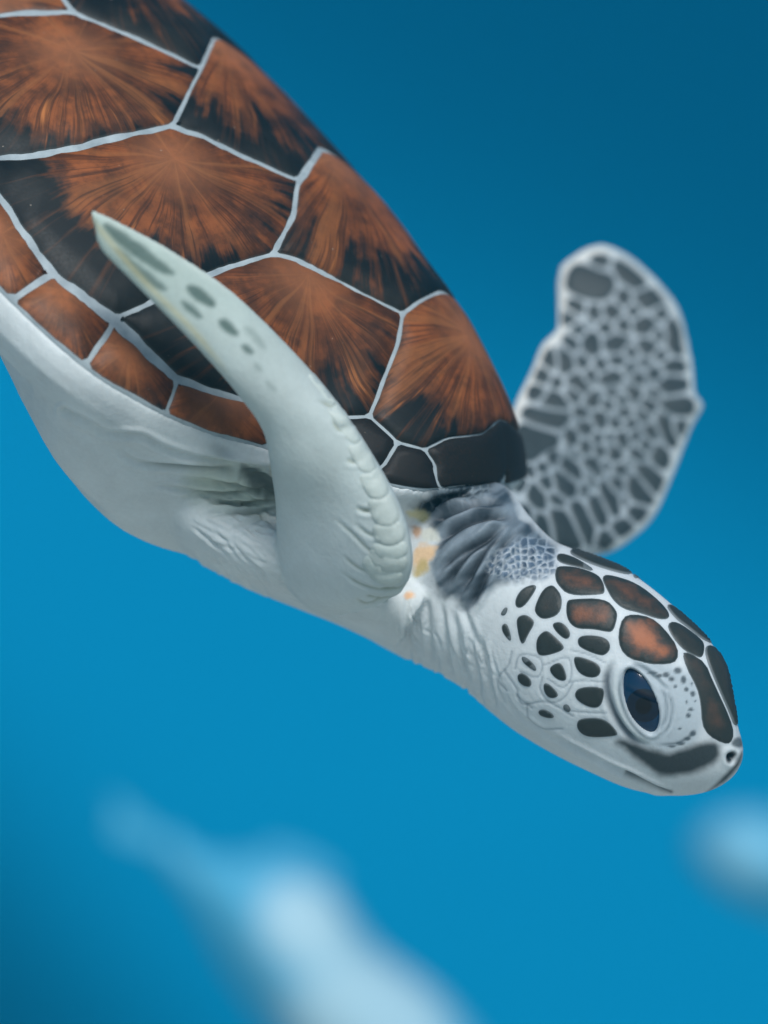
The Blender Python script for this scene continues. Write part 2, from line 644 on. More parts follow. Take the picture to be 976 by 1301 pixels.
v12, v23, v34 = vend((511, 399)), vend((379, 230)), vend((255, 88))
v45 = np.array([97.0, .22])
V1n = [v12] + st_open([(511, 399), (505, 439), (470, 529), (505, 562), (540, 571), (567, 557), (612, 552)])[1:]
V1n = V1n
nuchal_back = V1n[-1]
vertebral(V1n, (36.0, 0.0), .035, .31)
vertebral(st_open([(379, 230), (373, 272), (348, 323), (374, 328), (511, 399)]), (v23[0] - 1.2, 0.0), .043, .58)
vertebral(st_open([(255, 88), (219, 160), (262, 176), (320, 204), (379, 230)]), (v34[0] - 1.0, 0.0), .044, .91)
vertebral([v45] + st_open([(93, 16), (180, 52), (255, 88)]), (90.0, 0.0), .040, 1.31)
vertebral([np.array([112.0, .12]), np.array([110.0, .34]), np.array([107., .34]), v45], (108.0, 0.0), .030, 1.77)

# nuchal and marginals
nuch = st_open([(612, 552), (567, 557), (540, 571), (552, 590), (567, 613)])
nuch[-1][1] = 1.0
front = [np.array([s_, 1.0]) for s_ in np.linspace(nuch[-1][0], 1.0, 4)[1:]]
nn = nuch + front
make_scute(nn + mirror(nn[::-1]), (14, 0.0), .0001, 2.1)


def marginal(poly, c, fan, sd):
    make_scute(poly, c, fan, sd)
    make_scute(mirror(poly), (c[0], -c[1]), fan, sd + .1)


m1s, m2s, m3s, m4s, m5s = (px_to_st(*p)[0] for p in [(487, 594), (380, 535), (225, 486), (145, 410), (68, 349)])
m1 = st_open([(567, 613), (552, 590), (540, 571), (505, 562), (487, 594)]); m1[0][1] = 1.0
m1 += [np.array([px_to_st(487, 594)[0] + .8, 1.0]), np.array([(m1[0][0] + px_to_st(487, 594)[0]) / 2 + .4, 1.0])]
marginal(m1, px_to_st(530, 590), .0001, 2.4)
m2 = st_open([(487, 594), (505, 562), (470, 529), (448, 531), (380, 526)])
s_b = m2[-1][0]
m2 += [np.array([s_b - .5, 1.0]), np.array([(s_b + m2[0][0]) / 2, 1.0]), np.array([m2[0][0] + .8, 1.0])]
marginal(m2, px_to_st(440, 550), .0001, 2.7)
m3 = st_open([(380, 526), (316, 510), (225, 484), (218, 505)])
m3 += [np.array([px_to_st(213, 522)[0], 1.0])] + [np.array([x, 1.0]) for x in np.linspace(px_to_st(213, 522)[0], s_b - .5, 5)[1:]]
marginal(m3, (px_to_st(265, 525)[0] + 1.0, .90), .034, 3.0)
m4 = st_open([(225, 484), (145, 410), (128, 437), (111, 461)])
m4[-1][1] = 1.0
m4 += [np.array([x, 1.0]) for x in np.linspace(px_to_st(111, 461)[0], px_to_st(213, 522)[0], 5)[1:]] + [px_to_st(218, 505)]
marginal(m4, (px_to_st(160, 465)[0] + .8, .92), .024, 3.3)
m5 = st_open([(145, 410), (68, 349), (40, 365), (16, 379)])
m5[-1][1] = 1.0
m5 += [np.array([x, 1.0]) for x in np.linspace(px_to_st(16, 379)[0], px_to_st(111, 461)[0], 5)[1:]] + [px_to_st(128, 437)]
marginal(m5, (px_to_st(75, 395)[0] + .8, .92), .025, 3.6)
s5 = px_to_st(16, 379)[0]
m6 = st_open([(68, 349), (0, 252), (-22, 222)])
m6 += [np.array([m6[-1][0] + 1, 1.0])] + [np.array([x, 1.0]) for x in np.linspace(m6[-1][0] + 1, s5, 5)[1:]] + [px_to_st(40, 365)]
marginal(m6, (px_to_st(0, 315)[0] + .5, .92), .026, 3.9)
sq = m6[-2][0]
edges_s = np.linspace(st_open([(-22, 222), (-23, 223)])[0][0], 118.5, 7)
t_in = [float(px_to_st(-22, 222)[1]), .88, .86, .80, .72, .55, .30]
for k in range(6):
    a, b = edges_s[k], edges_s[k + 1]
    poly = [np.array(x) for x in ((a, t_in[k]), (b, t_in[k + 1]), (b + .3, 1.0), ((a + b) / 2, 1.0), (a + (1 if k == 0 else .3), 1.0))]
    marginal(poly, ((a + b) / 2, .93), .026, 4.2 + k * .3)

# ------------------------------------------------------------------ the soft body: one continuous skin
PARTS = []      # (name, verts, faces, kd sample points)


def loft(rings, cap=True):
    n = len(rings[0])
    vs = [v for r in rings for v in r]
    fs = []
    for i in range(len(rings) - 1):
        for j in range(n):
            k = (j + 1) % n
            fs.append((i * n + j, i * n + k, (i + 1) * n + k, (i + 1) * n + j))
    if cap:
        for r, rev in ((0, True), (len(rings) - 1, False)):
            c = len(vs)
            vs.append(np.mean(rings[r], 0))
            for j in range(n):
                a, b = r * n + j, r * n + (j + 1) % n
                fs.append((b, a, c) if rev else (a, b, c))
    return np.array(vs), fs


def px_loft(stations, nseg=6, nring=40):
    """stations: (Tx,Ty,Bx,By, depth, near half-thickness mm, far half-thickness mm, exponent, T depth shift mm)"""
    st = catmull(np.array(stations, float), nseg)
    rings = []
    for (tx, ty, bx, by, Y, dn, df, p, sh) in st:
        T = P(tx, ty, Y + sh / 1000)
        B = P(bx, by, Y - sh / 1000)
        c = (T + B) / 2
        h = (T - B) / 2
        ring = []
        for a in np.linspace(0, 2 * math.pi, nring, endpoint=False):
            ca, sa = math.cos(a), math.sin(a)
            cu = math.copysign(abs(ca) ** (2 / p), ca)
            su = math.copysign(abs(sa) ** (2 / p), sa)
            d = (dn if su < 0 else df) / 1000
            ring.append(c + h * cu + np.array([0, d * su, 0]))
        rings.append(np.array(ring))
    return loft(rings)


# trunk: under the carapace, plates of the belly flat, bridges bulging
PLAS = catmull([(0, -38), (-20, -56), (-45, -70), (-65, -69), (-85, -60), (-105, -51), (-140, -43.5), (-185, -39), (-222, -37), (-252, -26)], 6)


def build_trunk():
    rings = []
    for i in range(3, NSTA - 2, 2):
        b = RMc[i] * 1000
        zb = np.interp(-b[0], -PLAS[:, 0], PLAS[:, 1])
        x = b[0]
        y = max(b[1], 3)
        rim = min(1, y / 60)
        near = [(x, y * .99, b[2] + .2), (x, y + .5, b[2] - .4), (x, y + 1.0, b[2] - 4 * rim), (x, y + .2, b[2] - 8 * rim), (x, y * .965, b[2] - 12 * rim),
                (x, y * .93, b[2] - 15 * rim), (x, y * .885, b[2] * .45 + zb * .55), (x, y * .80, b[2] * .2 + zb * .8), (x, y * .66, zb + 2.2), (x, y * .45, zb + .4), (x, y * .2, zb), ]
        low = near + [(x, 0, zb)] + [(q[0], -q[1], q[2]) for q in near[::-1]]
        top = []
        for t in np.linspace(-.97, .97, 25):
            q = shell_pt(i, t) * 1000
            top.append((q[0], q[1] * .985, q[2] - 2.5))
        ring = low + top
        rings.append(np.array([to_world(np.array(q) / 1000) for q in ring]))
    return loft(rings)


# neck and head (pixel outline top/bottom, depth, half widths)
HEAD = [
    (545, 615, 400, 745, .018, 26, 40, 2.2, -6),
    (590, 612, 450, 798, .010, 31, 38, 2.2, -6),
    (640, 616, 505, 832, .003, 31, 34, 2.1, -6),
    (672, 655, 545, 850, -.002, 30, 30, 2.1, -5),
    (700, 684, 588, 874, -.006, 26.5, 26.5, 2.1, -4),
    (722, 695, 618, 900, -.009, 25.5, 25.5, 2.1, -4),
    (752, 706, 655, 929, -.012, 26, 26, 2.1, -4),
    (792, 722, 700, 956, -.015, 26, 26, 2.1, -4),
    (832, 750, 748, 980, -.018, 24.5, 24.5, 2.1, -4),
    (869, 782, 797, 1001, -.021, 22, 22, 2.1, -3),
    (902, 815, 842, 1010, -.023, 18.5, 18.5, 2.1, -3),
    (921, 846, 876, 1010, -.025, 15, 15, 2.1, -2),
    (929, 882, 903, 1004, -.026, 12, 12, 2.1, -2),
    (936, 918, 923, 993, -.027, 9, 9, 2.2, -1),
    (942, 940, 935, 981, -.0275, 6, 6, 2.2, 0),
    (944, 952, 941, 968, -.0275, 2.5, 2.5, 2, 0),
]
NEARF = [   # raised near flipper: leading edge (right), trailing edge (left)
    (109, 263, 113, 268, -.078, .5, .5, 2, 0),
    (132, 272, 119, 288, -.077, 1.4, 1.4, 2, 0),
    (170, 291, 128, 318, -.076, 2.2, 2.2, 2, 0),
    (222, 320, 166, 357, -.074, 3.0, 3.0, 2, 1),
    (290, 366, 215, 406, -.071, 3.8, 3.8, 2, 2),
    (352, 424, 262, 455, -.068, 5, 5, 2, 2),
    (408, 485, 303, 503, -.064, 6.5, 6.5, 2, 2),
    (450, 540, 334, 548, -.061, 7.5, 9, 2.1, -1),
    (484, 594, 344, 598, -.057, 9, 13, 2.1, -4),
    (509, 642, 350, 642, -.052, 10, 18, 2.2, -9),
    (522, 685, 352, 690, -.047, 10.5, 24, 2.2, -14),
    (524, 722, 360, 735, -.042, 10, 28, 2.2, -16),
    (510, 752, 385, 768, -.036, 9.5, 28, 2.1, -14),
    (478, 769, 420, 786, -.028, 7, 24, 2, -6),
]
FARF = [
    (590, 600, 640, 690, .060, 12, 12, 2, 0),
    (622, 596, 712, 708, .070, 10, 10, 2, 0),
    (641, 570, 770, 704, .076, 8, 8, 2.2, 0),
    (646, 541, 807, 682, .082, 6.5, 6.5, 2.3, 0),
    (656, 508, 834, 653, .088, 5.5, 5.5, 2.3, 0),
    (673, 474, 857, 601, .094, 5, 5, 2.3, 0),
    (688, 438, 879, 545, .099, 4.6, 4.6, 2.3, 0),
    (699, 427, 894, 516, .102, 4.4, 4.4, 2.3, 0),
    (707, 418, 884, 500, .104, 4.3, 4.3, 2.3, 0),
    (708, 396, 880, 462, .108, 4.0, 4.0, 2.3, 0),
    (710, 344, 865, 398, .114, 3.5, 3.5, 2.2, 0),
    (727, 326, 838, 360, .117, 3, 3, 2.1, 0),
    (746, 315, 803, 328, .119, 2.2, 2.2, 2, 0),
    (763, 311, 775, 313, .120, .8, .8, 2, 0),
]

srcs = [('trunk', *build_trunk()), ('head', *px_loft(HEAD, 6, 56)), ('near_flipper', *px_loft(NEARF, 6, 44)), ('far_flipper', *px_loft(FARF, 6, 44))]
# near-side shoulder mass that carries the raised flipper
SHO = [(215, 575, 185, 610, -.005, 14, 8, 2.2, 0), (275, 595, 222, 690, .002, 30, 16, 2.3, 0), (370, 635, 302, 741, .010, 42, 34, 2.4, 0), (440, 668, 372, 770, .016, 45, 50, 2.3, 0), (500, 690, 434, 795, .016, 43, 50, 2.2, 0), (560, 715, 500, 827, .006, 32, 36, 2.1, 0)]
srcs.append(('trunk', *px_loft(SHO, 6, 40)))

VOX = .0009


def build_body():
    vs, fs = [], []
    for _, v, f in srcs:
        o = len(vs)
        vs += [tuple(x) for x in v]
        fs += [tuple(i + o for i in q) for q in f]
    o = mesh_obj('tmp', vs, fs)
    m = o.modifiers.new('r', 'REMESH'); m.mode = 'VOXEL'; m.voxel_size = VOX; m.adaptivity = 0
    m2 = o.modifiers.new('s', 'SMOOTH'); m2.factor = .5; m2.iterations = 5
    dg = bpy.context.evaluated_depsgraph_get()
    me = bpy.data.meshes.new_from_object(o.evaluated_get(dg))
    bpy.data.objects.remove(o)
    return me


body_me = build_body()
body_me.name = 'body'


def in_part_ids(co):
    kd_pts, ids = [], []
    for k, (nm, v, f) in enumerate(srcs):
        kd_pts.append(v); ids += [nm] * len(v)
    kd_pts = np.vstack(kd_pts)
    kd = KDTree(len(kd_pts))
    for i, p in enumerate(kd_pts): kd.insert(p, i)
    kd.balance()
    return np.array([ids[kd.find(c)[1]] for c in co])


def refine(me):
    """one grid subdivision of the faces of head, neck and near side that the photo shows closely"""
    bm = bmesh.new(); bm.from_mesh(me)
    bm.normal_update()
    fs = []
    for f in bm.faces:
        c = f.calc_center_median()
        k = DIST / (DIST + c.y)
        px, py = 488 + c.x * k / S, 650.5 - (c.z - ZC) * k / S
        if c.y < .03 and -20 < px < 990 and -20 < py < 1030 and f.normal.y < .25:
            if px > 500 or (px > 230 and py > 500) or f.normal.y < .2:
                fs.append(f)
    es = set(e for f in fs for e in f.edges)
    bmesh.ops.subdivide_edges(bm, edges=list(es), cuts=1, use_grid_fill=True)
    bm.to_mesh(me); bm.free()


refine(body_me)
body = bpy.data.objects.new('body', body_me)
COL.objects.link(body)
body.parent = turtle
body.matrix_parent_inverse = turtle.matrix_world.inverted()
body_me.materials.append(M_SKIN)
body_me.polygons.foreach_set('use_smooth', [True] * len(body_me.polygons))
print('BODY', len(body_me.vertices), len(body_me.polygons))

# ---- pigment, darkened creases and relief of the skin, painted vertex by vertex
co = get_co(body_me)
pid = in_part_ids(co)
PX = pix(co)
nv = len(co)
nrm = np.empty(nv * 3, np.float32)
body_me.vertex_normals.foreach_get('vector', nrm)
nrm = nrm.reshape(-1, 3).astype(float)
near_face = nrm[:, 1] < .25
rng = np.random.RandomState(4)


def vnoise(q, cell, seed):
    r = np.random.RandomState(seed)
    L = r.rand(128, 128)
    x, y = q[:, 0] / cell + 40.3, q[:, 1] / cell + 40.7
    xi, yi = np.floor(x).astype(int), np.floor(y).astype(int)
    fx, fy = x - xi, y - yi
    fx, fy = fx * fx * (3 - 2 * fx), fy * fy * (3 - 2 * fy)
    g = lambda a, b: L[a % 128, b % 128]
    return (g(xi, yi) * (1 - fx) + g(xi + 1, yi) * fx) * (1 - fy) + (g(xi, yi + 1) * (1 - fx) + g(xi + 1, yi + 1) * fx) * fy


def fbm(q, cell, seed):
    return (vnoise(q, cell, seed) + .5 * vnoise(q, cell / 2, seed + 1) + .25 * vnoise(q, cell / 4, seed + 2)) / 1.75


def line_dist(q, poly):
    """distance to an open polyline and the position 0..1 along it"""
    p = catmull(poly, 5) if len(poly) > 2 else np.asarray(poly, float)
    best = np.full(len(q), 1e9)
    pos = np.zeros(len(q))
    n = len(p) - 1
    for i in range(n):
        a, b = p[i], p[i + 1]
        ab = b - a
        t = np.clip(((q - a) @ ab) / max(ab @ ab, 1e-9), 0, 1)
        d = np.sqrt(((a + t[:, None] * ab - q) ** 2).sum(1))
        m = d < best
        best[m] = d[m]
        pos[m] = ((i + t) / n)[m]
    return best, pos


def poly_sd(q, poly):
    """signed distance to a closed polygon, positive inside"""
    p = chaikin(poly, 2)
    a, b = p, np.roll(p, -1, 0)
    best = np.full(len(q), 1e9)
    ins = np.zeros(len(q), bool)
    for u, v in zip(a, b):
        ab = v - u
        t = np.clip(((q - u) @ ab) / max(ab @ ab, 1e-9), 0, 1)
        best = np.minimum(best, np.sqrt(((u + t[:, None] * ab - q) ** 2).sum(1)))
        c = (u[1] > q[:, 1]) != (v[1] > q[:, 1])
        xi = (v[0] - u[0]) * (q[:, 1] - u[1]) / (v[1] - u[1] if v[1] != u[1] else 1e-9) + u[0]
        ins ^= c & (q[:, 0] < xi)
    return np.where(ins, best, -best)


def zz(ox, oy, k, pts):
    return [(ox + x / k, oy + y / k) for x, y in pts]


ZA = lambda pts: zz(620, 660, 4.644, pts)
ZB = lambda pts: zz(780, 700, 4.067, pts)
ZN = lambda pts: zz(500, 560, 4.067, pts)
ZP = lambda pts: zz(60, 480, 2.87, pts)
ZF = lambda pts: zz(340, 600, 3.05, pts)
ZT = lambda pts: zz(0, 240, 2.44, pts)

col = np.tile(lin(206, 214, 217), (nv, 1))
disp = np.zeros(nv)
is_head = pid == 'head'
is_trunk = pid == 'trunk'
is_nf = pid == 'near_flipper'
is_ff = pid == 'far_flipper'
big = fbm(PX, 60, 3)
med = fbm(PX, 16, 9)
col *= (.90 + .16 * big)[:, None]


def window(mask, poly, pad):
    p = np.asarray(poly, float)
    lo, hi = p.min(0) - pad, p.max(0) + pad
    return np.where(mask & (PX[:, 0] > lo[0]) & (PX[:, 0] < hi[0]) & (PX[:, 1] > lo[1]) & (PX[:, 1] < hi[1]))[0]


def paint_poly(mask, poly, c, soft=4, amt=1.0, rag=0, rcell=14, seed=1):
    w = window(mask, poly, soft * 2 + rag)
    if not len(w): return
    sd = poly_sd(PX[w], poly)
    if rag: sd = sd + (fbm(PX[w], rcell, seed) - .5) * 2 * rag
    a = smooth(-soft, soft, sd) * amt
    col[w] = col[w] * (1 - a[:, None]) + np.asarray(c) * a[:, None]


def paint_line(mask, poly, c, width=3, amt=1.0, taper=True):
    w = window(mask, poly, width * 3)
    if not len(w): return
    d, t = line_dist(PX[w], poly)
    k = np.exp(-(d / width) ** 2) * amt
    if taper: k *= np.clip(np.minimum(t, 1 - t) * 5, 0, 1)
    col[w] = col[w] * (1 - k[:, None]) + np.asarray(c) * k[:, None]


def groove(mask, poly, depth, width, shoulder=0.0, taper=True):
    """depth in mm (positive = cut in); shoulder raises the lips on both sides"""
    w = window(mask, poly, width * 5)
    if not len(w): return
    d, t = line_dist(PX[w], poly)
    k = -depth * np.exp(-(d / width) ** 2) + shoulder * np.exp(-((d - width * 2.2) / width) ** 2)
    if taper: k *= np.clip(np.minimum(t, 1 - t) * 5, 0, 1)
    disp[w] += k


def paint_spot(mask, x, y, rx, ry, ang, c, soft=.35, amt=1.0):
    w = window(mask, [(x - rx - ry, y - rx - ry), (x + rx + ry, y + rx + ry)], 4)
    if not len(w): return
    a = math.radians(ang)
    dx, dy = PX[w, 0] - x, PX[w, 1] - y
    u = (dx * math.cos(a) + dy * math.sin(a)) / rx
    v = (-dx * math.sin(a) + dy * math.cos(a)) / ry
    r = np.sqrt(u * u + v * v)
    k = smooth(1 + soft, 1 - soft, r) * amt
    col[w] = col[w] * (1 - k[:, None]) + np.asarray(c) * k[:, None]


def reticulate(mask, poly, cell, dark, light, soft=6, seed=0, amt=1.0, edge=.22, relief=.25, stretch=1.0, ang=0.0):
    """small scales: dark cells in a pale net"""
    w = window(mask, poly, soft * 2)
    if not len(w): return
    r = np.random.RandomState(seed)
    q = PX[w]
    ca, sa = math.cos(ang), math.sin(ang)
    g = np.stack([(q[:, 0] * ca + q[:, 1] * sa) / cell / stretch, (-q[:, 0] * sa + q[:, 1] * ca) / cell], 1)
    gi = np.floor(g).astype(int)
    J = r.rand(97, 97, 3)
    f1 = np.full(len(w), 9.0); f2 = f1.copy(); tone = np.zeros(len(w))
    for ox in (-1, 0, 1):
        for oy in (-1, 0, 1):
            c = gi + (ox, oy)
            j = J[c[:, 0] % 97, c[:, 1] % 97]
            d = np.sqrt(((c + .1 + .8 * j[:, :2] - g) ** 2).sum(1))
            m = d < f1
            f2 = np.where(m, f1, np.minimum(f2, d))
            tone = np.where(m, j[:, 2], tone)
            f1 = np.where(m, d, f1)
    cellm = smooth(edge * .3, edge * 1.3, f2 - f1)
    sd = poly_sd(q, poly) + (fbm(q, 12, seed + 5) - .5) * 14
    a = smooth(-soft, soft, sd) * amt
    c = np.asarray(light) * (1 - cellm[:, None]) + (np.asarray(dark) * (.6 + .8 * tone)[:, None]) * cellm[:, None]
    col[w] = col[w] * (1 - a[:, None]) + c * a[:, None]
    disp[w] += relief * (cellm - .5) * a


# -- neck and head
NECKDARK = ZN([(70, 350), (120, 320), (200, 255), (330, 190), (470, 120), (580, 190), (660, 400), (800, 495), (850, 545), (820, 640), (700, 700), (640, 710), (520, 740), (400, 900), (350, 880), (330, 810), (240, 805), (185, 760), (185, 640), (225, 500), (170, 420)])
hd = window(is_head | is_trunk, NECKDARK, 30)
streakn = fbm(np.stack([(PX[:, 0] * .78 - PX[:, 1] * .62) * .3, PX[:, 0] * .62 + PX[:, 1] * .78], 1), 13, 21)
sdN = poly_sd(PX[hd], NECKDARK) + (fbm(PX[hd], 18, 33) - .5) * 16
aN = smooth(-7, 9, sdN)[:, None]
sk = smooth(.25, .75, streakn[hd])[:, None]
cN = lin(56, 70, 80) * (1 - sk) + lin(128, 142, 152) * sk
col[hd] = col[hd] * (1 - aN) + cN * aN
FOLDS = [ZN(f) for f in (
    [(190, 420), (270, 390), (340, 365), (440, 330), (570, 335)],
    [(215, 540), (350, 440), (480, 395), (620, 395)],
    [(225, 690), (330, 590), (450, 520), (570, 440)],
    [(250, 770), (340, 640), (430, 560), (560, 460)],
    [(360, 780), (420, 660), (480, 570), (580, 475)],
    [(365, 890), (430, 790), (490, 660), (560, 550), (640, 470)],
    [(140, 360), (230, 310), (330, 290), (450, 290)],
)]
MN = is_head | (is_trunk & near_face)
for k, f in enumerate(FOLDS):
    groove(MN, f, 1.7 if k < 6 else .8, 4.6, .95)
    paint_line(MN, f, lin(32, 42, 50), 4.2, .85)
reticulate(MN, ZN([(540, 640), (590, 530), (690, 495), (830, 540), (845, 600), (800, 720), (640, 730), (540, 700)]), 10.5, lin(66, 86, 106), lin(150, 165, 178), 8, 3, .85, .22, .35)
reticulate(MN, ZN([(100, 350), (230, 250), (420, 170), (500, 200), (500, 300), (300, 345), (190, 380)]), 13, lin(46, 60, 68), lin(112, 126, 134), 7, 8, .7, .22, .4)
reticulate(MN, ZA([(0, 330), (90, 330), (240, 350), (380, 350), (400, 250), (300, 150), (100, 150), (0, 240)]), 8.5, lin(78, 98, 118), lin(182, 192, 198), 5, 5, .6, .3, .35)
# yellow skin in the fold between flipper and neck
for pl, c in (([(60, 375), (120, 355), (170, 370), (195, 410), (120, 430)], lin(205, 196, 150)), ([(90, 430), (150, 440), (140, 500), (100, 510)], lin(188, 150, 118)),
              ([(145, 455), (215, 460), (240, 500), (190, 525), (150, 510)], lin(205, 208, 198)), ([(100, 530), (210, 535), (215, 590), (170, 650), (120, 690), (100, 640)], lin(226, 190, 146)),
              ([(100, 650), (180, 600), (170, 680), (110, 710)], lin(190, 172, 120)), ([(55, 790), (95, 775), (108, 800), (70, 820)], lin(224, 176, 130))):
    paint_poly(is_head | is_trunk, ZN(pl), c, 4, .9, 5, 9, 5)
# pale neck creases running across the neck
NECKCR = [[(519, 752), (516, 790), (524, 838)], [(541, 748), (545, 800), (548, 846)], [(560, 760), (566, 812), (572, 862)], [(575, 775), (584, 822), (590, 870)], [(597, 790), (603, 830), (612, 880)],
          [(612, 800), (617, 850), (630, 900)], [(585, 765), (600, 800), (625, 850)]]
for f in NECKCR:
    groove(MN, f, .55, 3.4, .22)
r2 = np.random.RandomState(12)
for k in range(46):
    x = 505 + 130 * r2.rand(); y = 762 + .55 * (x - 505) + 70 * r2.rand() - 10
    L = 18 + 34 * r2.rand()
    groove(MN, [(x, y), (x + L * .12 + 3 * r2.randn(), y + L * .5), (x + L * .3, y + L)], .22 + .2 * r2.rand(), 1.8, .08)

# -- face: moustache patch, beak edge, nostril, lore spots
FACE = is_head
paint_poly(FACE, ZB([(0, 640), (60, 580), (200, 570), (330, 600), (420, 650), (455, 780), (460, 900), (420, 1000), (250, 1050), (60, 960), (0, 900)]), lin(166, 180, 188), 8, .8)
paint_poly(FACE, ZB([(-5, 985), (60, 962), (130, 1005), (250, 1045), (350, 1030), (440, 990), (500, 978), (548, 1000), (552, 1065), (500, 1110), (420, 1145), (300, 1168), (215, 1150), (120, 1075), (40, 1015)]), lin(40, 52, 56), 6.5, .97, 2.5)
paint_poly(FACE, ZB([(668, 1030), (655, 1095), (600, 1172), (500, 1243), (455, 1262), (560, 1175), (615, 1110), (640, 1050)]), lin(38, 52, 58), 3.5, .95, 1.5)
paint_poly(FACE, ZB([(600, 1000), (625, 965), (660, 960), (672, 1010), (640, 1020)]), lin(60, 72, 78), 2.5, .85)
paint_spot(FACE, *ZB([(606, 1066)])[0], 5.2, 8.2, 35, lin(26, 36, 42), .3)
wn_ = window(FACE, [ZB([(560, 1010)])[0], ZB([(650, 1120)])[0]], 4)
dn = np.hypot(PX[wn_, 0] - ZB([(606, 1066)])[0][0], PX[wn_, 1] - ZB([(606, 1066)])[0][1])
disp[wn_] += -1.6 * np.exp(-(dn / 5) ** 2) + .35 * np.exp(-((dn - 10) / 4) ** 2)
for x, y, a_, b_ in ((330, 618, 20, 16), (298, 662, 15, 13), (360, 665, 14, 20), (375, 715, 11, 12), (408, 738, 13, 15), (318, 700, 9, 7), (375, 780, 7, 7), (420, 775, 6, 6), (403, 685, 7, 8),
                     (398, 820, 14, 9), (385, 850, 12, 12), (340, 918, 10, 6), (408, 943, 16, 14), (380, 970, 16, 10), (345, 995, 22, 9), (300, 1010, 20, 6), (270, 640, 18, 14), (235, 645, 16, 10), (200, 630, 26, 9)):
    x, y = ZB([(x, y)])[0]
    paint_spot(FACE, x, y, a_ / 4.067, b_ / 4.067, 0, lin(52, 66, 74), .4, .85)
MOUTH = [(690, 926), (716, 943), (743, 957), (780, 976), (800, 984), (819, 994), (838, 1003), (853, 1006)]
groove(FACE, MOUTH, 1.2, 2.8, .5)
paint_line(FACE, [(795, 983), (819, 994), (838, 1003), (853, 1006)], lin(62, 74, 80), 2.4, .8, False)
groove(FACE, [(640, 880), (655, 905), (690, 930), (720, 952)], .35, 2.5, .2)
# faint outlines of the pale cheek scales
for pl in ([(160, 880), (190, 800), (290, 810), (320, 860), (290, 930), (190, 900)], [(330, 860), (470, 815), (490, 930), (440, 990), (350, 940)], [(170, 1040), (210, 1090), (330, 1075), (420, 1110), (500, 1160)],
           [(490, 770), (600, 800), (690, 845)], [(320, 930), (310, 1010), (370, 1080), (450, 1050), (500, 965)], [(100, 900), (170, 1000), (180, 1050), (260, 1110)], [(140, 780), (120, 860), (60, 940), (110, 1010)],
           [(230, 1090), (240, 1170), (310, 1230), (440, 1235)], [(480, 960), (560, 950), (690, 960)], [(490, 1130), (600, 1140), (700, 1140)]):
    paint_line(FACE, ZA(pl), lin(128, 142, 152), 1.3, .6, False)
    groove(FACE, ZA(pl), .10, 1.8, .03, False)

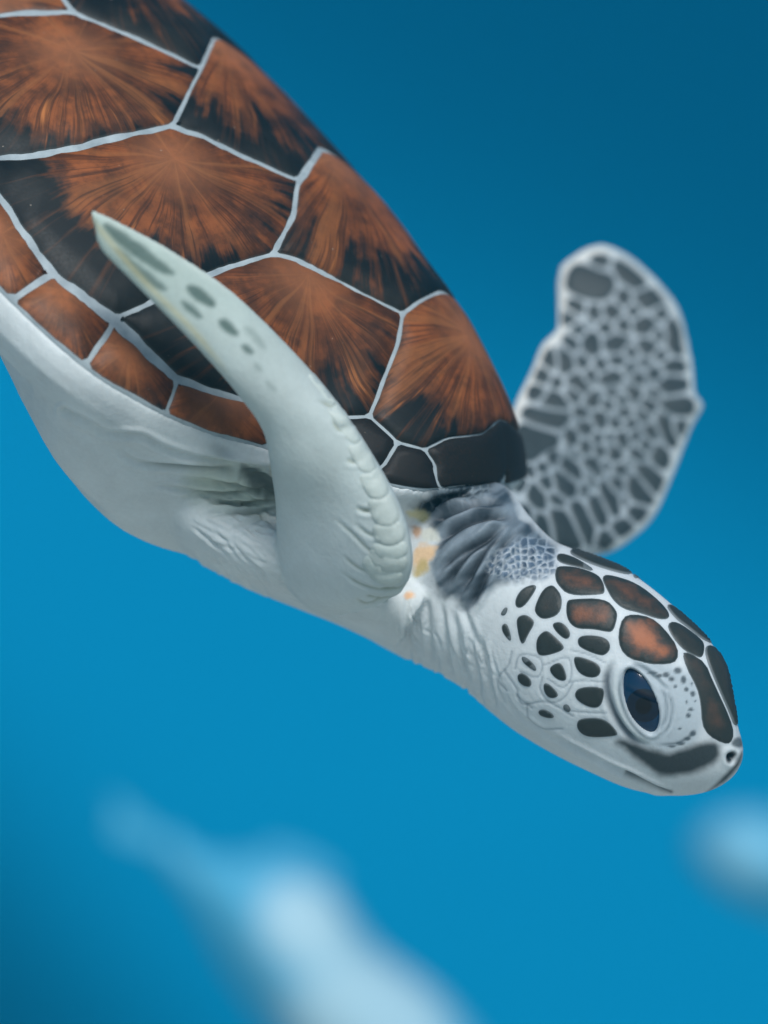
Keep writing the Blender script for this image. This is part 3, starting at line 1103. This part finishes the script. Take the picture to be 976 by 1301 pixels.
HS = [   # head scales, outlines read from the photograph
    (ZA([(405, 290), (430, 280), (520, 285), (640, 325), (675, 370), (685, 425), (670, 438), (480, 445), (415, 380), (402, 340)]), .40),
    (ZA([(468, 490), (490, 475), (690, 470), (755, 540), (757, 580), (735, 657), (700, 657), (620, 640), (520, 640), (470, 585)]), .52),
    (ZA([(275, 520), (320, 420), (365, 388), (395, 395), (440, 460), (425, 560), (330, 592), (285, 560)]), .05),
    (ZA([(162, 470), (200, 410), (260, 385), (288, 393), (270, 435), (210, 518), (165, 520)]), 0),
    (ZA([(170, 580), (215, 560), (255, 580), (277, 610), (235, 680), (210, 738), (190, 715), (174, 640)]), 0),
    (ZA([(383, 612), (430, 604), (472, 640), (488, 682), (467, 708), (430, 688), (388, 642)]), 0),
    (ZA([(287, 700), (340, 652), (380, 678), (455, 750), (430, 778), (320, 808), (287, 782)]), 0),
    (ZA([(532, 700), (570, 683), (660, 688), (712, 713), (724, 762), (690, 801), (650, 798), (560, 762), (532, 737)]), 0),
    (ZA([(503, 820), (530, 806), (640, 843), (670, 887), (650, 928), (590, 932), (528, 897)]), 0),
    (ZA([(508, 1030), (545, 988), (672, 988), (687, 1020), (670, 1097), (620, 1114), (538, 1077)]), 0),
    (ZA([(522, 1210), (545, 1172), (690, 1170), (772, 1262), (745, 1278), (600, 1286), (542, 1257)]), 0),
    (ZA([(358, 880), (400, 848), (437, 848), (467, 932), (450, 954), (398, 937)]), 0),
    (ZA([(328, 968), (360, 968), (418, 1030), (400, 1052), (360, 1052), (333, 1017)]), 0),
    (ZA([(173, 918), (205, 903), (252, 940), (257, 982), (225, 987), (183, 962)]), 0),
    (ZA([(198, 810), (225, 812), (277, 858), (288, 897), (250, 877), (208, 842)]), 0),
    (ZA([(296, 1132), (325, 1118), (372, 1138), (394, 1167), (360, 1173), (308, 1157)]), 0),
    (ZA([(445, 1095), (470, 1090), (490, 1120), (475, 1138), (448, 1122)]), 0),
    (ZA([(82, 625), (110, 610), (132, 670), (138, 718), (115, 702), (86, 660)]), 0),
    (ZA([(72, 562), (100, 518), (118, 523), (102, 567)]), 0),
    (ZA([(408, 212), (440, 205), (520, 232), (635, 306), (560, 282), (420, 252)]), .1),
    ([(765, 732), (778, 732), (809, 742), (838, 765), (852, 783), (841, 787), (812, 777), (793, 773), (780, 762), (772, 748)], .35),
    (ZB([(25, 440), (45, 350), (90, 330), (180, 343), (240, 385), (325, 490), (328, 560), (290, 580), (200, 582), (90, 557), (40, 512)]), .92),
    (ZB([(272, 387), (318, 362), (448, 457), (465, 492), (455, 547), (430, 542), (350, 502)]), .05),
    (ZB([(358, 532), (375, 525), (468, 575), (500, 660), (590, 850), (617, 940), (602, 987), (575, 992), (500, 957), (460, 902), (456, 800), (438, 710), (383, 612)]), .12),
    (ZB([(476, 488), (525, 505), (575, 545), (615, 630), (632, 740), (640, 890), (622, 895), (608, 850), (550, 720), (482, 560)]), .05),
    (ZB([(270, 275), (320, 300), (400, 355), (480, 430), (520, 480), (455, 450), (390, 395), (320, 345)]), 0),
    (ZA([(475, 190), (540, 170), (640, 185), (760, 230), (850, 275), (850, 325), (740, 300), (640, 268), (560, 236)]), .1),
    (ZA([(850, 335), (900, 300), (1000, 340), (1110, 420), (1140, 480), (1000, 380), (920, 350)]), .05),
]
for pl, _t in HS:
    paint_poly(FACE, pl, lin(128, 142, 156), 6, .55)
# the crown's far scales meet the outline: their skin is dark too
for pl in ([(476, 488), (525, 505), (575, 545), (615, 630), (632, 740), (640, 890), (622, 895), (608, 850), (550, 720), (482, 560)], [(270, 275), (320, 300), (400, 355), (480, 430), (520, 480), (455, 450), (390, 395), (320, 345)]):
    paint_poly(FACE, ZB(pl), lin(44, 52, 52), 2, 1.0)
for pl in ([(475, 190), (540, 170), (640, 185), (760, 230), (850, 275), (850, 325), (740, 300), (640, 268), (560, 236)], [(850, 335), (900, 300), (1000, 340), (1110, 420), (1140, 480), (1000, 380), (920, 350)]):
    paint_poly(FACE, ZA(pl), lin(44, 52, 52), 2, 1.0)
# eye opening, lids and folds
ALMOND = [(798, 849), (793, 862), (795, 885), (803, 907), (815, 923), (828, 932), (834, 926), (836, 911), (833, 893), (823, 871), (811, 855)]
wE = window(FACE, ALMOND, 40)
sdE = poly_sd(PX[wE], ALMOND)
EYE_PRE = (wE, sdE)
lidL = [(792, 838), (783, 856), (783, 884), (793, 912), (812, 936), (832, 946)]
crsL = [(780, 838), (771, 860), (772, 884), (782, 910), (800, 934), (826, 948)]
lidR = [(848, 878), (854, 897), (851, 920), (842, 936)]
crsR = [(838, 868), (846, 890), (846, 912), (838, 930)]
groove(FACE, crsL, 1.0, 4.0, .25)
groove(FACE, lidL, -.55, 4.2)
groove(FACE, crsR, .45, 2.0, .2)
groove(FACE, lidR, .35, 2.0, .2)
groove(FACE, [(800, 842), (818, 850), (836, 866), (850, 880)], .5, 2.6, .3)
paint_line(FACE, crsL, lin(58, 74, 86), 5.0, .85)
paint_line(FACE, lidL, lin(188, 198, 200), 4.2, .9)
paint_line(FACE, [(790, 850), (788, 880), (797, 908), (812, 928), (828, 938)], lin(96, 110, 116), 2.0, .8)
paint_line(FACE, crsR, lin(120, 136, 146), 1.6, .7)
paint_line(FACE, lidR, lin(112, 128, 138), 1.4, .7)
paint_line(FACE, [(800, 843), (820, 850), (838, 864)], lin(96, 112, 122), 3.0, .6)
paint_line(FACE, [(834, 946), (860, 944), (878, 934), (884, 926)], lin(72, 86, 94), 2.2, .7)

# -- trunk: belly, lower marginals, folds running into the flipper pit
TN = is_trunk & near_face
col[is_trunk] *= lin(205, 213, 214) / lin(206, 214, 217)
G1 = ZP([(60, 120), (150, 165), (220, 205), (340, 215), (420, 255), (530, 290), (660, 310), (820, 335), (850, 345)])
groove(TN, G1, 1.1, 3.5, .4, False)
PITS = [(ZP([(600, 318), (700, 335), (760, 352), (840, 378)]), 1.6, 5.5), (ZP([(230, 245), (330, 310), (480, 325), (600, 330), (700, 350)]), .7, 3.2), (ZP([(470, 370), (600, 380), (740, 400), (850, 398)]), .8, 3.2),
        (ZP([(360, 390), (500, 410), (650, 425), (760, 412), (850, 430)]), .8, 3.2), (ZP([(470, 450), (560, 430), (680, 460), (780, 455), (855, 450)]), .8, 3.2), (ZP([(550, 510), (640, 490), (760, 490), (860, 465)]), .7, 3.0),
        (ZP([(650, 570), (760, 520), (870, 482)]), .6, 3.0), (ZP([(780, 500), (850, 560), (920, 640)]), .5, 3.0), (ZP([(860, 500), (930, 580), (990, 680)]), .5, 3.0)]
for f, d, w_ in PITS:
    groove(TN, f, d, w_, d * .45)
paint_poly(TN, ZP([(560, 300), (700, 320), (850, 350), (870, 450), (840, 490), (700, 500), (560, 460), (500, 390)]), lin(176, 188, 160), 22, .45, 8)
paint_poly(TN, ZP([(690, 330), (760, 335), (850, 355), (870, 400), (855, 470), (800, 440), (740, 385)]), lin(56, 66, 62), 9, .8, 8, 10)  # shade inside the flipper pit, painted into the skin colour
for f, d, w_ in PITS[:6]:
    paint_line(TN, f[len(f) // 2 - 1:] if len(f) > 3 else f, lin(84, 96, 92), 3.2, .6)  # crease shade painted along the grooves
r3 = np.random.RandomState(5)
for k in range(130):       # fine stretch wrinkles fanning over the shoulder and flank
    x = 240 + 190 * r3.rand(); y = 600 + 130 * r3.rand()
    a = math.radians(8 + 44 * (y - 600) / 130 + 10 * r3.randn())
    L = 25 + 45 * r3.rand()
    groove(TN, [(x, y), (x + L * .5 * math.cos(a), y + L * .5 * math.sin(a) + 2 * r3.randn()), (x + L * math.cos(a), y + L * math.sin(a))], .2 + .28 * r3.rand(), 2.0, .12)
for x, y, rx, ry, a_ in ((280, 572, 14, 7, .45), (130, 505, 34, 14, .22), (225, 545, 40, 12, .2), (150, 530, 20, 10, .2)):
    paint_spot(TN, x, y, rx, ry, 25, lin(120, 132, 138), .8, a_)
paint_spot(TN | is_nf, 350, 590, 6, 15, 10, lin(214, 206, 176), .5, .8)

# -- near flipper: pale underside with a few dusky marks, folded leading edge
NF = is_nf
col[NF] = lin(184, 196, 194) * (.88 + .2 * big[NF])[:, None]
basew = smooth(575, 720, PX[:, 1])[:, None] * smooth(520, 430, PX[:, 0])[:, None] * .75
col[NF] = (col * (1 - basew) + lin(202, 211, 212) * (.9 + .16 * big)[:, None] * basew)[NF]
tipg = smooth(520, 300, PX[:, 1]) * .5
col[NF] = col[NF] * (1 - tipg[NF][:, None]) + lin(160, 182, 168) * tipg[NF][:, None]
for pl, am in (([(315, 105), (345, 105), (420, 160), (520, 235), (550, 270), (500, 265), (400, 200), (330, 140)], .85), ([(350, 180), (380, 190), (470, 265), (525, 310), (500, 320), (430, 280), (370, 215)], .75),
               ([(575, 295), (620, 300), (670, 350), (665, 372), (620, 355), (580, 320)], .9), ([(555, 345), (580, 345), (635, 395), (620, 405), (575, 380)], .85), ([(675, 405), (705, 400), (740, 440), (735, 458), (700, 445), (680, 425)], .9),
               ([(745, 485), (765, 480), (788, 505), (775, 512), (755, 503)], .85), ([(750, 420), (790, 430), (830, 490), (815, 500), (770, 455)], .35), ([(785, 540), (805, 545), (820, 570), (800, 565)], .4), ([(820, 590), (850, 610), (860, 630), (835, 618)], .35)):
    paint_poly(NF, ZT(pl), lin(70, 94, 88), 4.5, am, 2)
paint_line(NF, ZT([(258, 60), (330, 150), (450, 290), (600, 440), (720, 590)]), lin(196, 190, 150), 4, .6)
paint_line(NF, ZT([(258, 55), (400, 110), (640, 260), (850, 400), (976, 540)]), lin(208, 218, 210), 7, .55)
NFF = is_nf & near_face
for f, d, w_ in ((ZF([(330, 190), (400, 245), (480, 232), (535, 185)]), .6, 2.4), (ZF([(360, 150), (400, 150), (415, 130)]), .5, 2.4), (ZF([(250, 170), (330, 240), (390, 300), (450, 332), (550, 318)]), .5, 2.2),
                 (ZF([(415, 395), (425, 385), (470, 392), (515, 376)]), .9, 2.0), (ZF([(280, 380), (350, 430), (430, 455), (510, 450), (545, 420)]), .55, 2.2), (ZF([(440, 456), (500, 455)]), .9, 2.0), (ZF([(340, 485), (380, 510), (440, 492), (500, 480)]), .6, 2.2),
                 (ZF([(380, 480), (440, 492)]), .8, 2.0), (ZF([(410, 390), (350, 370), (290, 320)]), .3, 2.2)):
    groove(NFF, f, d * .6, w_ * 1.15, d * .12)
    paint_line(NFF, f, lin(132, 142, 122), 1.6, .55)
ZE = lambda pts: zz(300, 400, 2.324, pts)
for f in ([(285, 300), (300, 335), (325, 340), (345, 310)], [(325, 425), (350, 435), (390, 410)], [(365, 480), (395, 490), (430, 470)], [(350, 570), (395, 580), (445, 545)], [(240, 250), (300, 280), (310, 310)]):
    groove(NFF, ZE(f), .5, 3.0, .15)
    paint_line(NFF, ZE(f), lin(150, 152, 124), 2.0, .5)
groove(NFF, ZE([(295, 285), (312, 312), (322, 325)]), -.8, 6)

# -- far flipper: grey upper side between its dark scales, pale rims
FF = is_ff
col[FF] = lin(168, 180, 186) * (.80 + .35 * med[FF])[:, None]
paint_line(FF, [(640, 590), (646, 541), (656, 508), (673, 474), (688, 437), (706, 421), (709, 396), (709, 344), (740, 318), (765, 311)], lin(226, 228, 222), 14, .97, False)
paint_line(FF, [(770, 704), (806, 683), (833, 655), (856, 601), (880, 545), (895, 514), (881, 490), (880, 460), (862, 393), (825, 348), (790, 320), (765, 311)], lin(198, 208, 208), 9, .8, False)
reticulate(FF, [(700, 560), (740, 470), (860, 480), (850, 560), (800, 640), (720, 640), (690, 600)], 13, lin(62, 80, 90), lin(160, 174, 180), 10, 17, .7, .35, .3)

FLIP = ((640, 300, [(430, 225, 82, 60, 10), (600, 190, 70, 40, 40), (515, 365, 38, 35, 0), (690, 300, 65, 40, 0), (680, 425, 55, 36, 0), (685, 530, 48, 34, 0), (545, 510, 52, 36, 0), (405, 520, 42, 50, 0), (545, 595, 45, 24, 0), (500, 672, 48, 30, 0),
                                (670, 605, 35, 22, 0), (635, 675, 32, 30, 30), (815, 470, 38, 75, -5), (800, 620, 52, 32, 0), (790, 705, 55, 34, 0), (300, 595, 38, 50, -25), (360, 700, 36, 46, -35), (520, 750, 28, 26, 0), (715, 755, 25, 26, 0), (250, 700, 22, 24, 0), (405, 420, 18, 15, 0)]),
                    (640, 500, [(240, 40, 58, 36, 0), (835, 65, 66, 34, 0), (200, 120, 72, 46, 0), (120, 235, 92, 70, -35), (370, 92, 30, 23, 20), (330, 210, 26, 38, -35), (700, 180, 30, 44, -40), (775, 160, 33, 60, -18), (735, 295, 33, 45, -20), (645, 290, 38, 28, 30), (630, 205, 28, 30, 0),
                                (695, 400, 36, 68, -38), (640, 458, 38, 66, -38), (540, 430, 34, 32, 0), (425, 345, 28, 48, -32), (310, 355, 32, 58, -38), (290, 437, 42, 64, -38), (180, 360, 30, 30, 0), (160, 495, 34, 62, -20), (252, 510, 26, 42, -55), (100, 595, 33, 45, 10), (185, 635, 36, 66, -20),
                                (290, 645, 52, 92, -26), (375, 610, 38, 92, -26), (450, 565, 34, 60, -22), (505, 500, 30, 70, -18), (380, 460, 20, 30, 0), (415, 410, 18, 36, -22), (645, 575, 38, 34, 0), (565, 640, 43, 35, 0), (480, 705, 40, 45, 0), (575, 515, 15, 18, 0), (335, 290, 26, 18, 20), (455, 270, 36, 24, 25),
                                (440, 220, 24, 22, 0), (510, 210, 15, 24, 0), (485, 345, 20, 18, 0), (600, 330, 18, 18, 0)]))
for (ox, oy, L) in FLIP:
    for x, y, a_, b_, an in L:
        paint_spot(FF, ox + x / 3.754, oy + y / 3.754, a_ / 3.754 * 1.5, b_ / 3.754 * 1.5, an, lin(96, 110, 118), .45, .3)

disp_m = disp / 1000.0
EYE_C = (815, 891)
co2 = co + nrm * disp_m[:, None]
# eye opening cut in after the folds
w, sd = EYE_PRE
rec = smooth(-3.4, 1.6, sd) * 4.2 - .45 * np.exp(-((sd + 5.5) / 3.0) ** 2)
co2[w] -= nrm[w] * (rec / 1000)[:, None]
paint_poly(FACE, ALMOND, lin(60, 70, 76), 1.5, .9)
body_me.vertices.foreach_set('co', co2.astype(np.float32).ravel())
body_me.update()
set_attr(body_me, 'col', np.clip(col, 0, 1), 'FLOAT_COLOR')

# ------------------------------------------------------------------ surfaces to lay scales and eyes on
npoly = len(body_me.polygons)
lt = np.empty(npoly, np.int32); body_me.polygons.foreach_get('loop_total', lt)
ls = np.empty(npoly, np.int32); body_me.polygons.foreach_get('loop_start', ls)
li = np.empty(len(body_me.loops), np.int32); body_me.loops.foreach_get('vertex_index', li)


def part_bvh(names, verts):
    keep = np.isin(pid, names)
    faces = [li[a:a + n].tolist() for a, n in zip(ls, lt) if keep[li[a]]]
    return BVHTree.FromPolygons([tuple(v) for v in verts], faces)


head_bvh = part_bvh(['head'], co2)
head_smooth = part_bvh(['head'], co)
ff_bvh = part_bvh(['far_flipper'], co2)


def hit(bvh, px, py, far=False):
    d = Vector(P(px, py, 0) - CAM).normalized()
    o = Vector(CAM)
    if far:
        o = o + d * 2.5
        d = -d
    h = bvh.ray_cast(o, d)
    if h[0] is None and bvh is head_bvh:
        # past the outline: wrap round the crown on to the far side
        c = np.array([770.0, 880.0]) - (px, py)
        c /= np.linalg.norm(c)
        for k in range(1, 80):
            q = np.array([px, py]) + c * k * .5
            dd = Vector(P(*q, 0) - CAM).normalized()
            if bvh.ray_cast(Vector(CAM), dd)[0] is not None:
                q = np.array([px, py]) + c * k * 1.0
                dd = Vector(P(*q, 0) - CAM).normalized()
                h = bvh.ray_cast(Vector(CAM) + dd * 2.5, -dd)
                if h[0] is not None:
                    return np.array(h[0]), np.array(h[1])
                break
    if h[0] is None:
        h = bvh.find_nearest(Vector(P(px, py, -.018 if bvh is not ff_bvh else .1)))
    n = h[1]
    if n.dot(d) > 0: n = -n
    return np.array(h[0]), np.array(n)


def make_scale(name, poly, bvh, mat, parent, far=False, lift=.0005, tint=0.0, step=5.0, rounds=2, bev=1.4, grow=1.8):
    q = chaikin(poly, rounds)
    q = inset_ring(q, -grow)
    if len(q) > 40: q = q[::2]
    area = (q[:, 0] * np.roll(q[:, 1], -1) - np.roll(q[:, 0], -1) * q[:, 1]).sum()
    if area < 0: q = q[::-1]
    ring2 = inset_ring(q, bev)
    V, F, d = fill_polygon(ring2, step)
    n1 = len(V)
    wv, edge = [], []
    for k, p in enumerate(np.vstack([V, q])):
        x, n = hit(bvh, p[0], p[1], far)
        if k < n1:
            wv.append(x + n * lift * (1 - .5 * math.exp(-d[k] / 2.5))); edge.append((d[k] + bev) * S)
        else:
            wv.append(x - n * .00025); edge.append(0)
    m = len(ring2)
    fs = list(F) + [(i, (i + 1) % m, n1 + (i + 1) % m, n1 + i) for i in range(m)]
    o = mesh_obj(name, wv, fs, mat, parent)
    bm = bmesh.new(); bm.from_mesh(o.data)
    bmesh.ops.recalc_face_normals(bm, faces=bm.faces)
    if sum(f.normal.y * f.calc_area() for f in bm.faces) * (-1 if far else 1) > 0:
        bmesh.ops.reverse_faces(bm, faces=bm.faces)
    bm.to_mesh(o.data); bm.free()
    set_attr(o.data, 'edge', edge, 'FLOAT')
    o['tint'] = float(tint)
    return o


TOPS = 0
BIGS = (0, 1, 19, 20, 21, 22, 23, 24, 25, 26, 27)
for k, (pl, ti) in enumerate(HS):
    g = 2.3 if k in BIGS else 1.3
    wrap = k >= 24
    make_scale('head_scale', pl, head_bvh, M_SCALE, body, False, .0007 if wrap else .0003, ti, grow=g, step=2.0 if wrap else 5.0)
    if k not in (22, 23, 24, 25, 26, 27):
        make_scale('head_scale', pl, head_bvh, M_SCALE, body, True, .0003, ti, grow=g)
OUTL = chaikin([(640, 600), (646, 541), (656, 508), (673, 474), (688, 438), (704, 424), (708, 396), (710, 344), (727, 326), (765, 311), (803, 328), (838, 360), (865, 398), (880, 462), (884, 500), (894, 516), (879, 545), (857, 601), (834, 653), (807, 682), (770, 704), (712, 708), (660, 690)], 1)
sites = []
for (ox, oy, L) in FLIP:
    for x, y, a_, b_, an in L:
        sites.append((ox + x / 3.754, oy + y / 3.754, a_ / 3.754, b_ / 3.754, math.radians(an)))
SA = np.array(sites)


def site_d(q, A):
    dx, dy = q[0] - A[:, 0], q[1] - A[:, 1]
    u = dx * np.cos(A[:, 4]) + dy * np.sin(A[:, 4])
    v = -dx * np.sin(A[:, 4]) + dy * np.cos(A[:, 4])
    return np.sqrt((u / A[:, 2]) ** 2 + (v / A[:, 3]) ** 2)


# fill the gaps with small scales so that the cells pack edge to edge
CAND = np.stack([640 + 260 * rng.rand(2500), 310 + 395 * rng.rand(2500)], 1)
for q in CAND[poly_sd(CAND, OUTL) > 14]:
    dd = np.hypot(SA[:, 0] - q[0], SA[:, 1] - q[1])
    if dd.min() > 14 and site_d(q, SA).min() > 1.7:
        SA = np.vstack([SA, (*q, 7.0 + 2 * rng.rand(), 8 + 3 * rng.rand(), -.5)])
for k, (cx, cy, a_, b_, an) in enumerate(SA):
    others = np.delete(SA, k, 0)
    near_o = others[np.hypot(others[:, 0] - cx, others[:, 1] - cy) < 90]
    pl = []
    for t in np.linspace(0, 2 * math.pi, 14, endpoint=False):
        u, v = math.cos(t) * a_, math.sin(t) * b_
        d = np.array([u * math.cos(an) - v * math.sin(an), u * math.sin(an) + v * math.cos(an)])
        L_ = np.linalg.norm(d)
        ms = np.arange(.72, 1.95, .05)
        Q = np.array([cx, cy]) + d * ms[:, None]
        so = np.array([site_d(q, near_o).min() for q in Q])
        bad = (so < ms + 1.3 / L_) | ((ms > 1.0) & (poly_sd(Q, OUTL) < 6))
        best = ms[max(0, (np.argmax(bad) if bad.any() else len(ms)) - 1)]
        pl.append((cx + d[0] * best, cy + d[1] * best))
    make_scale('flipper_scale', pl, ff_bvh, M_FSCALE, body, False, .0004, 0, 6.0, rounds=1, grow=.3)

# scaled leading edge of the near flipper: plates set along the rim
nf_bvh = part_bvh(['near_flipper'], co2)
LEAD = catmull([(398, 470), (447, 532), (482, 590), (507, 640), (519, 684), (521, 716), (509, 746)], 8)
cut = np.linspace(0, len(LEAD) - 1, 10)
for k in range(9):
    a = LEAD[int(round(cut[k]))]; b = LEAD[int(round(cut[k + 1]))]
    tdir = (b - a) / np.linalg.norm(b - a)
    inn = np.array([tdir[1], -tdir[0]])
    if inn[0] > 0: inn = -inn
    w_ = 9 + 45 * (k / 8) ** .8
    sl = tdir * (6 + 10 * k / 8)
    a2, b2 = a + tdir * 1.2, b - tdir * 1.2
    pl = [a2 + inn * 3, b2 + inn * 3, b2 + inn * w_ * .55 + sl * .6, b2 + inn * w_ - sl * .2, (a2 + b2) / 2 + inn * w_ * 1.06 + sl * .1, a2 + inn * w_ - sl * .2, a2 + inn * w_ * .55 + sl * .6]
    o = make_scale('edge_scale', pl, nf_bvh, M_SKIN, body, False, .00035, 0, 6.0, rounds=2, grow=2.0)
    cc = lin(186, 197, 192) * (.94 + .12 * rng.rand())
    set_attr(o.data, 'col', np.tile(cc, (len(o.data.vertices), 1)), 'FLOAT_COLOR')

# ------------------------------------------------------------------ eyes
def make_eye(far):
    p, n = hit(head_smooth, *EYE_C, far)
    n = n / np.linalg.norm(n)
    a0, a1 = hit(head_smooth, 799, 851, far)[0], hit(head_smooth, 830, 931, far)[0]
    la = a1 - a0
    la -= la.dot(n) * n
    la /= np.linalg.norm(la)
    sa = np.cross(n, la)
    rl, rs, rd = .0112, .0072, .0066
    c = p - n * (rd - .0006)

    def cap(name, mat, cu, cv, r, k, parent, rings=10, seg=28):
        vs, fs = [], []
        for i in range(rings + 1):
            for j in range(seg):
                a = 2 * math.pi * j / seg
                u, v = cu + r * i / rings * math.cos(a), cv + r * i / rings * math.sin(a)
                x, y = u / rl, v / rs
                h = math.sqrt(max(0.0, 1 - x * x - y * y))
                vs.append(c + (la * u + sa * v + n * rd * h) * k)
        for i in range(rings):
            for j in range(seg):
                b = (j + 1) % seg
                fs.append((i * seg + j, i * seg + b, (i + 1) * seg + b, (i + 1) * seg + j))
        return mesh_obj(name, vs, fs, mat, parent)
    vs, fs = [], []
    NR, NG = 20, 36
    for i in range(NR + 1):
        th = math.pi * i / NR
        for j in range(NG):
            ph = 2 * math.pi * j / NG
            vs.append(c + la * rl * math.sin(th) * math.cos(ph) + sa * rs * math.sin(th) * math.sin(ph) + n * rd * math.cos(th))
    for i in range(NR):
        for j in range(NG):
            b = (j + 1) % NG
            fs.append((i * NG + j, i * NG + b, (i + 1) * NG + b, (i + 1) * NG + j))
    e = mesh_obj('eye', vs, fs, M_EYE, turtle)
    q = hit(head_smooth, 818, 896, far)[0] - c
    cu, cv = q.dot(la), q.dot(sa)
    cap('iris', M_IRIS, cu, cv, .0043, 1.012, e)
    cap('pupil', M_PUPIL, cu, cv, .0021, 1.024, e)


M_IRIS = mat_plain('eye_iris', lin(4, 22, 40), .08, .5, .3)
make_eye(False)
make_eye(True)

# ------------------------------------------------------------------ blurred fish far behind and below
def mat_fish(name, patches):
    t = NT(name)
    c = None
    pos = t.n('ShaderNodeNewGeometry').outputs['Position']
    n = t.noise(pos, 9, 3)
    c = t.mix(n, lin(60, 160, 200), lin(90, 174, 206))  # fading into blue water is put into the body colour
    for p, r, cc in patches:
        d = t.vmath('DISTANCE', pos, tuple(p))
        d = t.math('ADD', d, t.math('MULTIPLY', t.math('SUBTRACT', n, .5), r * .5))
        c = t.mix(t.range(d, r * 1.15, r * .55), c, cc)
    return t.out(c, .5, None, .3)


def make_fish(stations, patches, fins, label):
    root = bpy.data.objects.new('fish', None)
    COL.objects.link(root)
    v, f = px_loft(stations, 6, 28)
    root.location = Vector(v.mean(0))
    bpy.context.view_layer.update()
    m = mat_fish('water_tinted_fish_skin', patches)
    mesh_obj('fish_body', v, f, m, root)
    for nm, out, Y, th in fins:
        q = chaikin(out, 2)
        n = len(q)
        vs = [P(x, y, Y - th) for x, y in q] + [P(x, y, Y + th) for x, y in q]
        fs = [tuple(range(n)), tuple(range(2 * n - 1, n - 1, -1))] + [(i, n + i, n + (i + 1) % n, (i + 1) % n) for i in range(n)]
        mesh_obj(nm, vs, fs, m, root, False)
    # far fish take the distance of their depth
    tag(root, label, 'fish')
    return root


YF = 1.6
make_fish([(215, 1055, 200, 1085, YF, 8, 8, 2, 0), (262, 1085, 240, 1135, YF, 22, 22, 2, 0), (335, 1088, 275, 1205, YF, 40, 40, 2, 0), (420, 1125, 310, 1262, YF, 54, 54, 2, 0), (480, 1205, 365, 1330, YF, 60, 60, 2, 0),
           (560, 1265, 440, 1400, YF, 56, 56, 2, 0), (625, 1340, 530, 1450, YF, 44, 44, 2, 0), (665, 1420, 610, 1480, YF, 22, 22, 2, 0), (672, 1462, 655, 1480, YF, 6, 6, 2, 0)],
          [(P(398, 1165, YF - .05), .045, lin(164, 202, 217)), (P(480, 1300, YF - .06), .075, lin(164, 202, 217))],  # bright spots painted in for light falling from above
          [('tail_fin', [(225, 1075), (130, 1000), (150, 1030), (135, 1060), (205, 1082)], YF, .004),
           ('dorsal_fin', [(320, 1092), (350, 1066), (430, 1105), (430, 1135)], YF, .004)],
          'blurred pale blue fish with overhead light painted on its back, swimming below the turtle')
YG = 2.05
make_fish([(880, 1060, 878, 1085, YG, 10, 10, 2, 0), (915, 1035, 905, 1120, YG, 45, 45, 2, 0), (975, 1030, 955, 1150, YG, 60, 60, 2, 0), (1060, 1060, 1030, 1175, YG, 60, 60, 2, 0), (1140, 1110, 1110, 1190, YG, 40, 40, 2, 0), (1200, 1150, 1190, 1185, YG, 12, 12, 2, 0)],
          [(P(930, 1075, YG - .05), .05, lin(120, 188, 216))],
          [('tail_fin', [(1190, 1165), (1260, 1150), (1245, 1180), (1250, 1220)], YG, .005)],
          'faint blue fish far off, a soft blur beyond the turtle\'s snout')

# ------------------------------------------------------------------ the water between things: thin even blue haze
def make_haze():
    x0, x1, y0, y1, z0, z1 = -7.5, 7.5, -5.5, 7.5, -1.0, 2.75
    vs = [(x, y, z) for x in (x0, x1) for y in (y0, y1) for z in (z0, z1)]
    fs = [(0, 1, 3, 2), (4, 6, 7, 5), (0, 4, 5, 1), (2, 3, 7, 6), (0, 2, 6, 4), (1, 5, 7, 3)]
    m = bpy.data.materials.new('blue_water_haze')
    m.use_nodes = True
    nt = m.node_tree
    nt.nodes.remove(nt.nodes['Principled BSDF'])
    pv = nt.nodes.new('ShaderNodeVolumePrincipled')
    pv.inputs['Color'].default_value = (.015, .58, .88, 1)
    pv.inputs['Density'].default_value = .06
    pv.inputs['Anisotropy'].default_value = .2
    nt.links.new(pv.outputs[0], nt.nodes['Material Output'].inputs['Volume'])
    o = mesh_obj('haze', vs, fs, m, None, False)
    tag(o, 'even blue water haze round the whole scene', 'haze', kind='stuff')


make_haze()
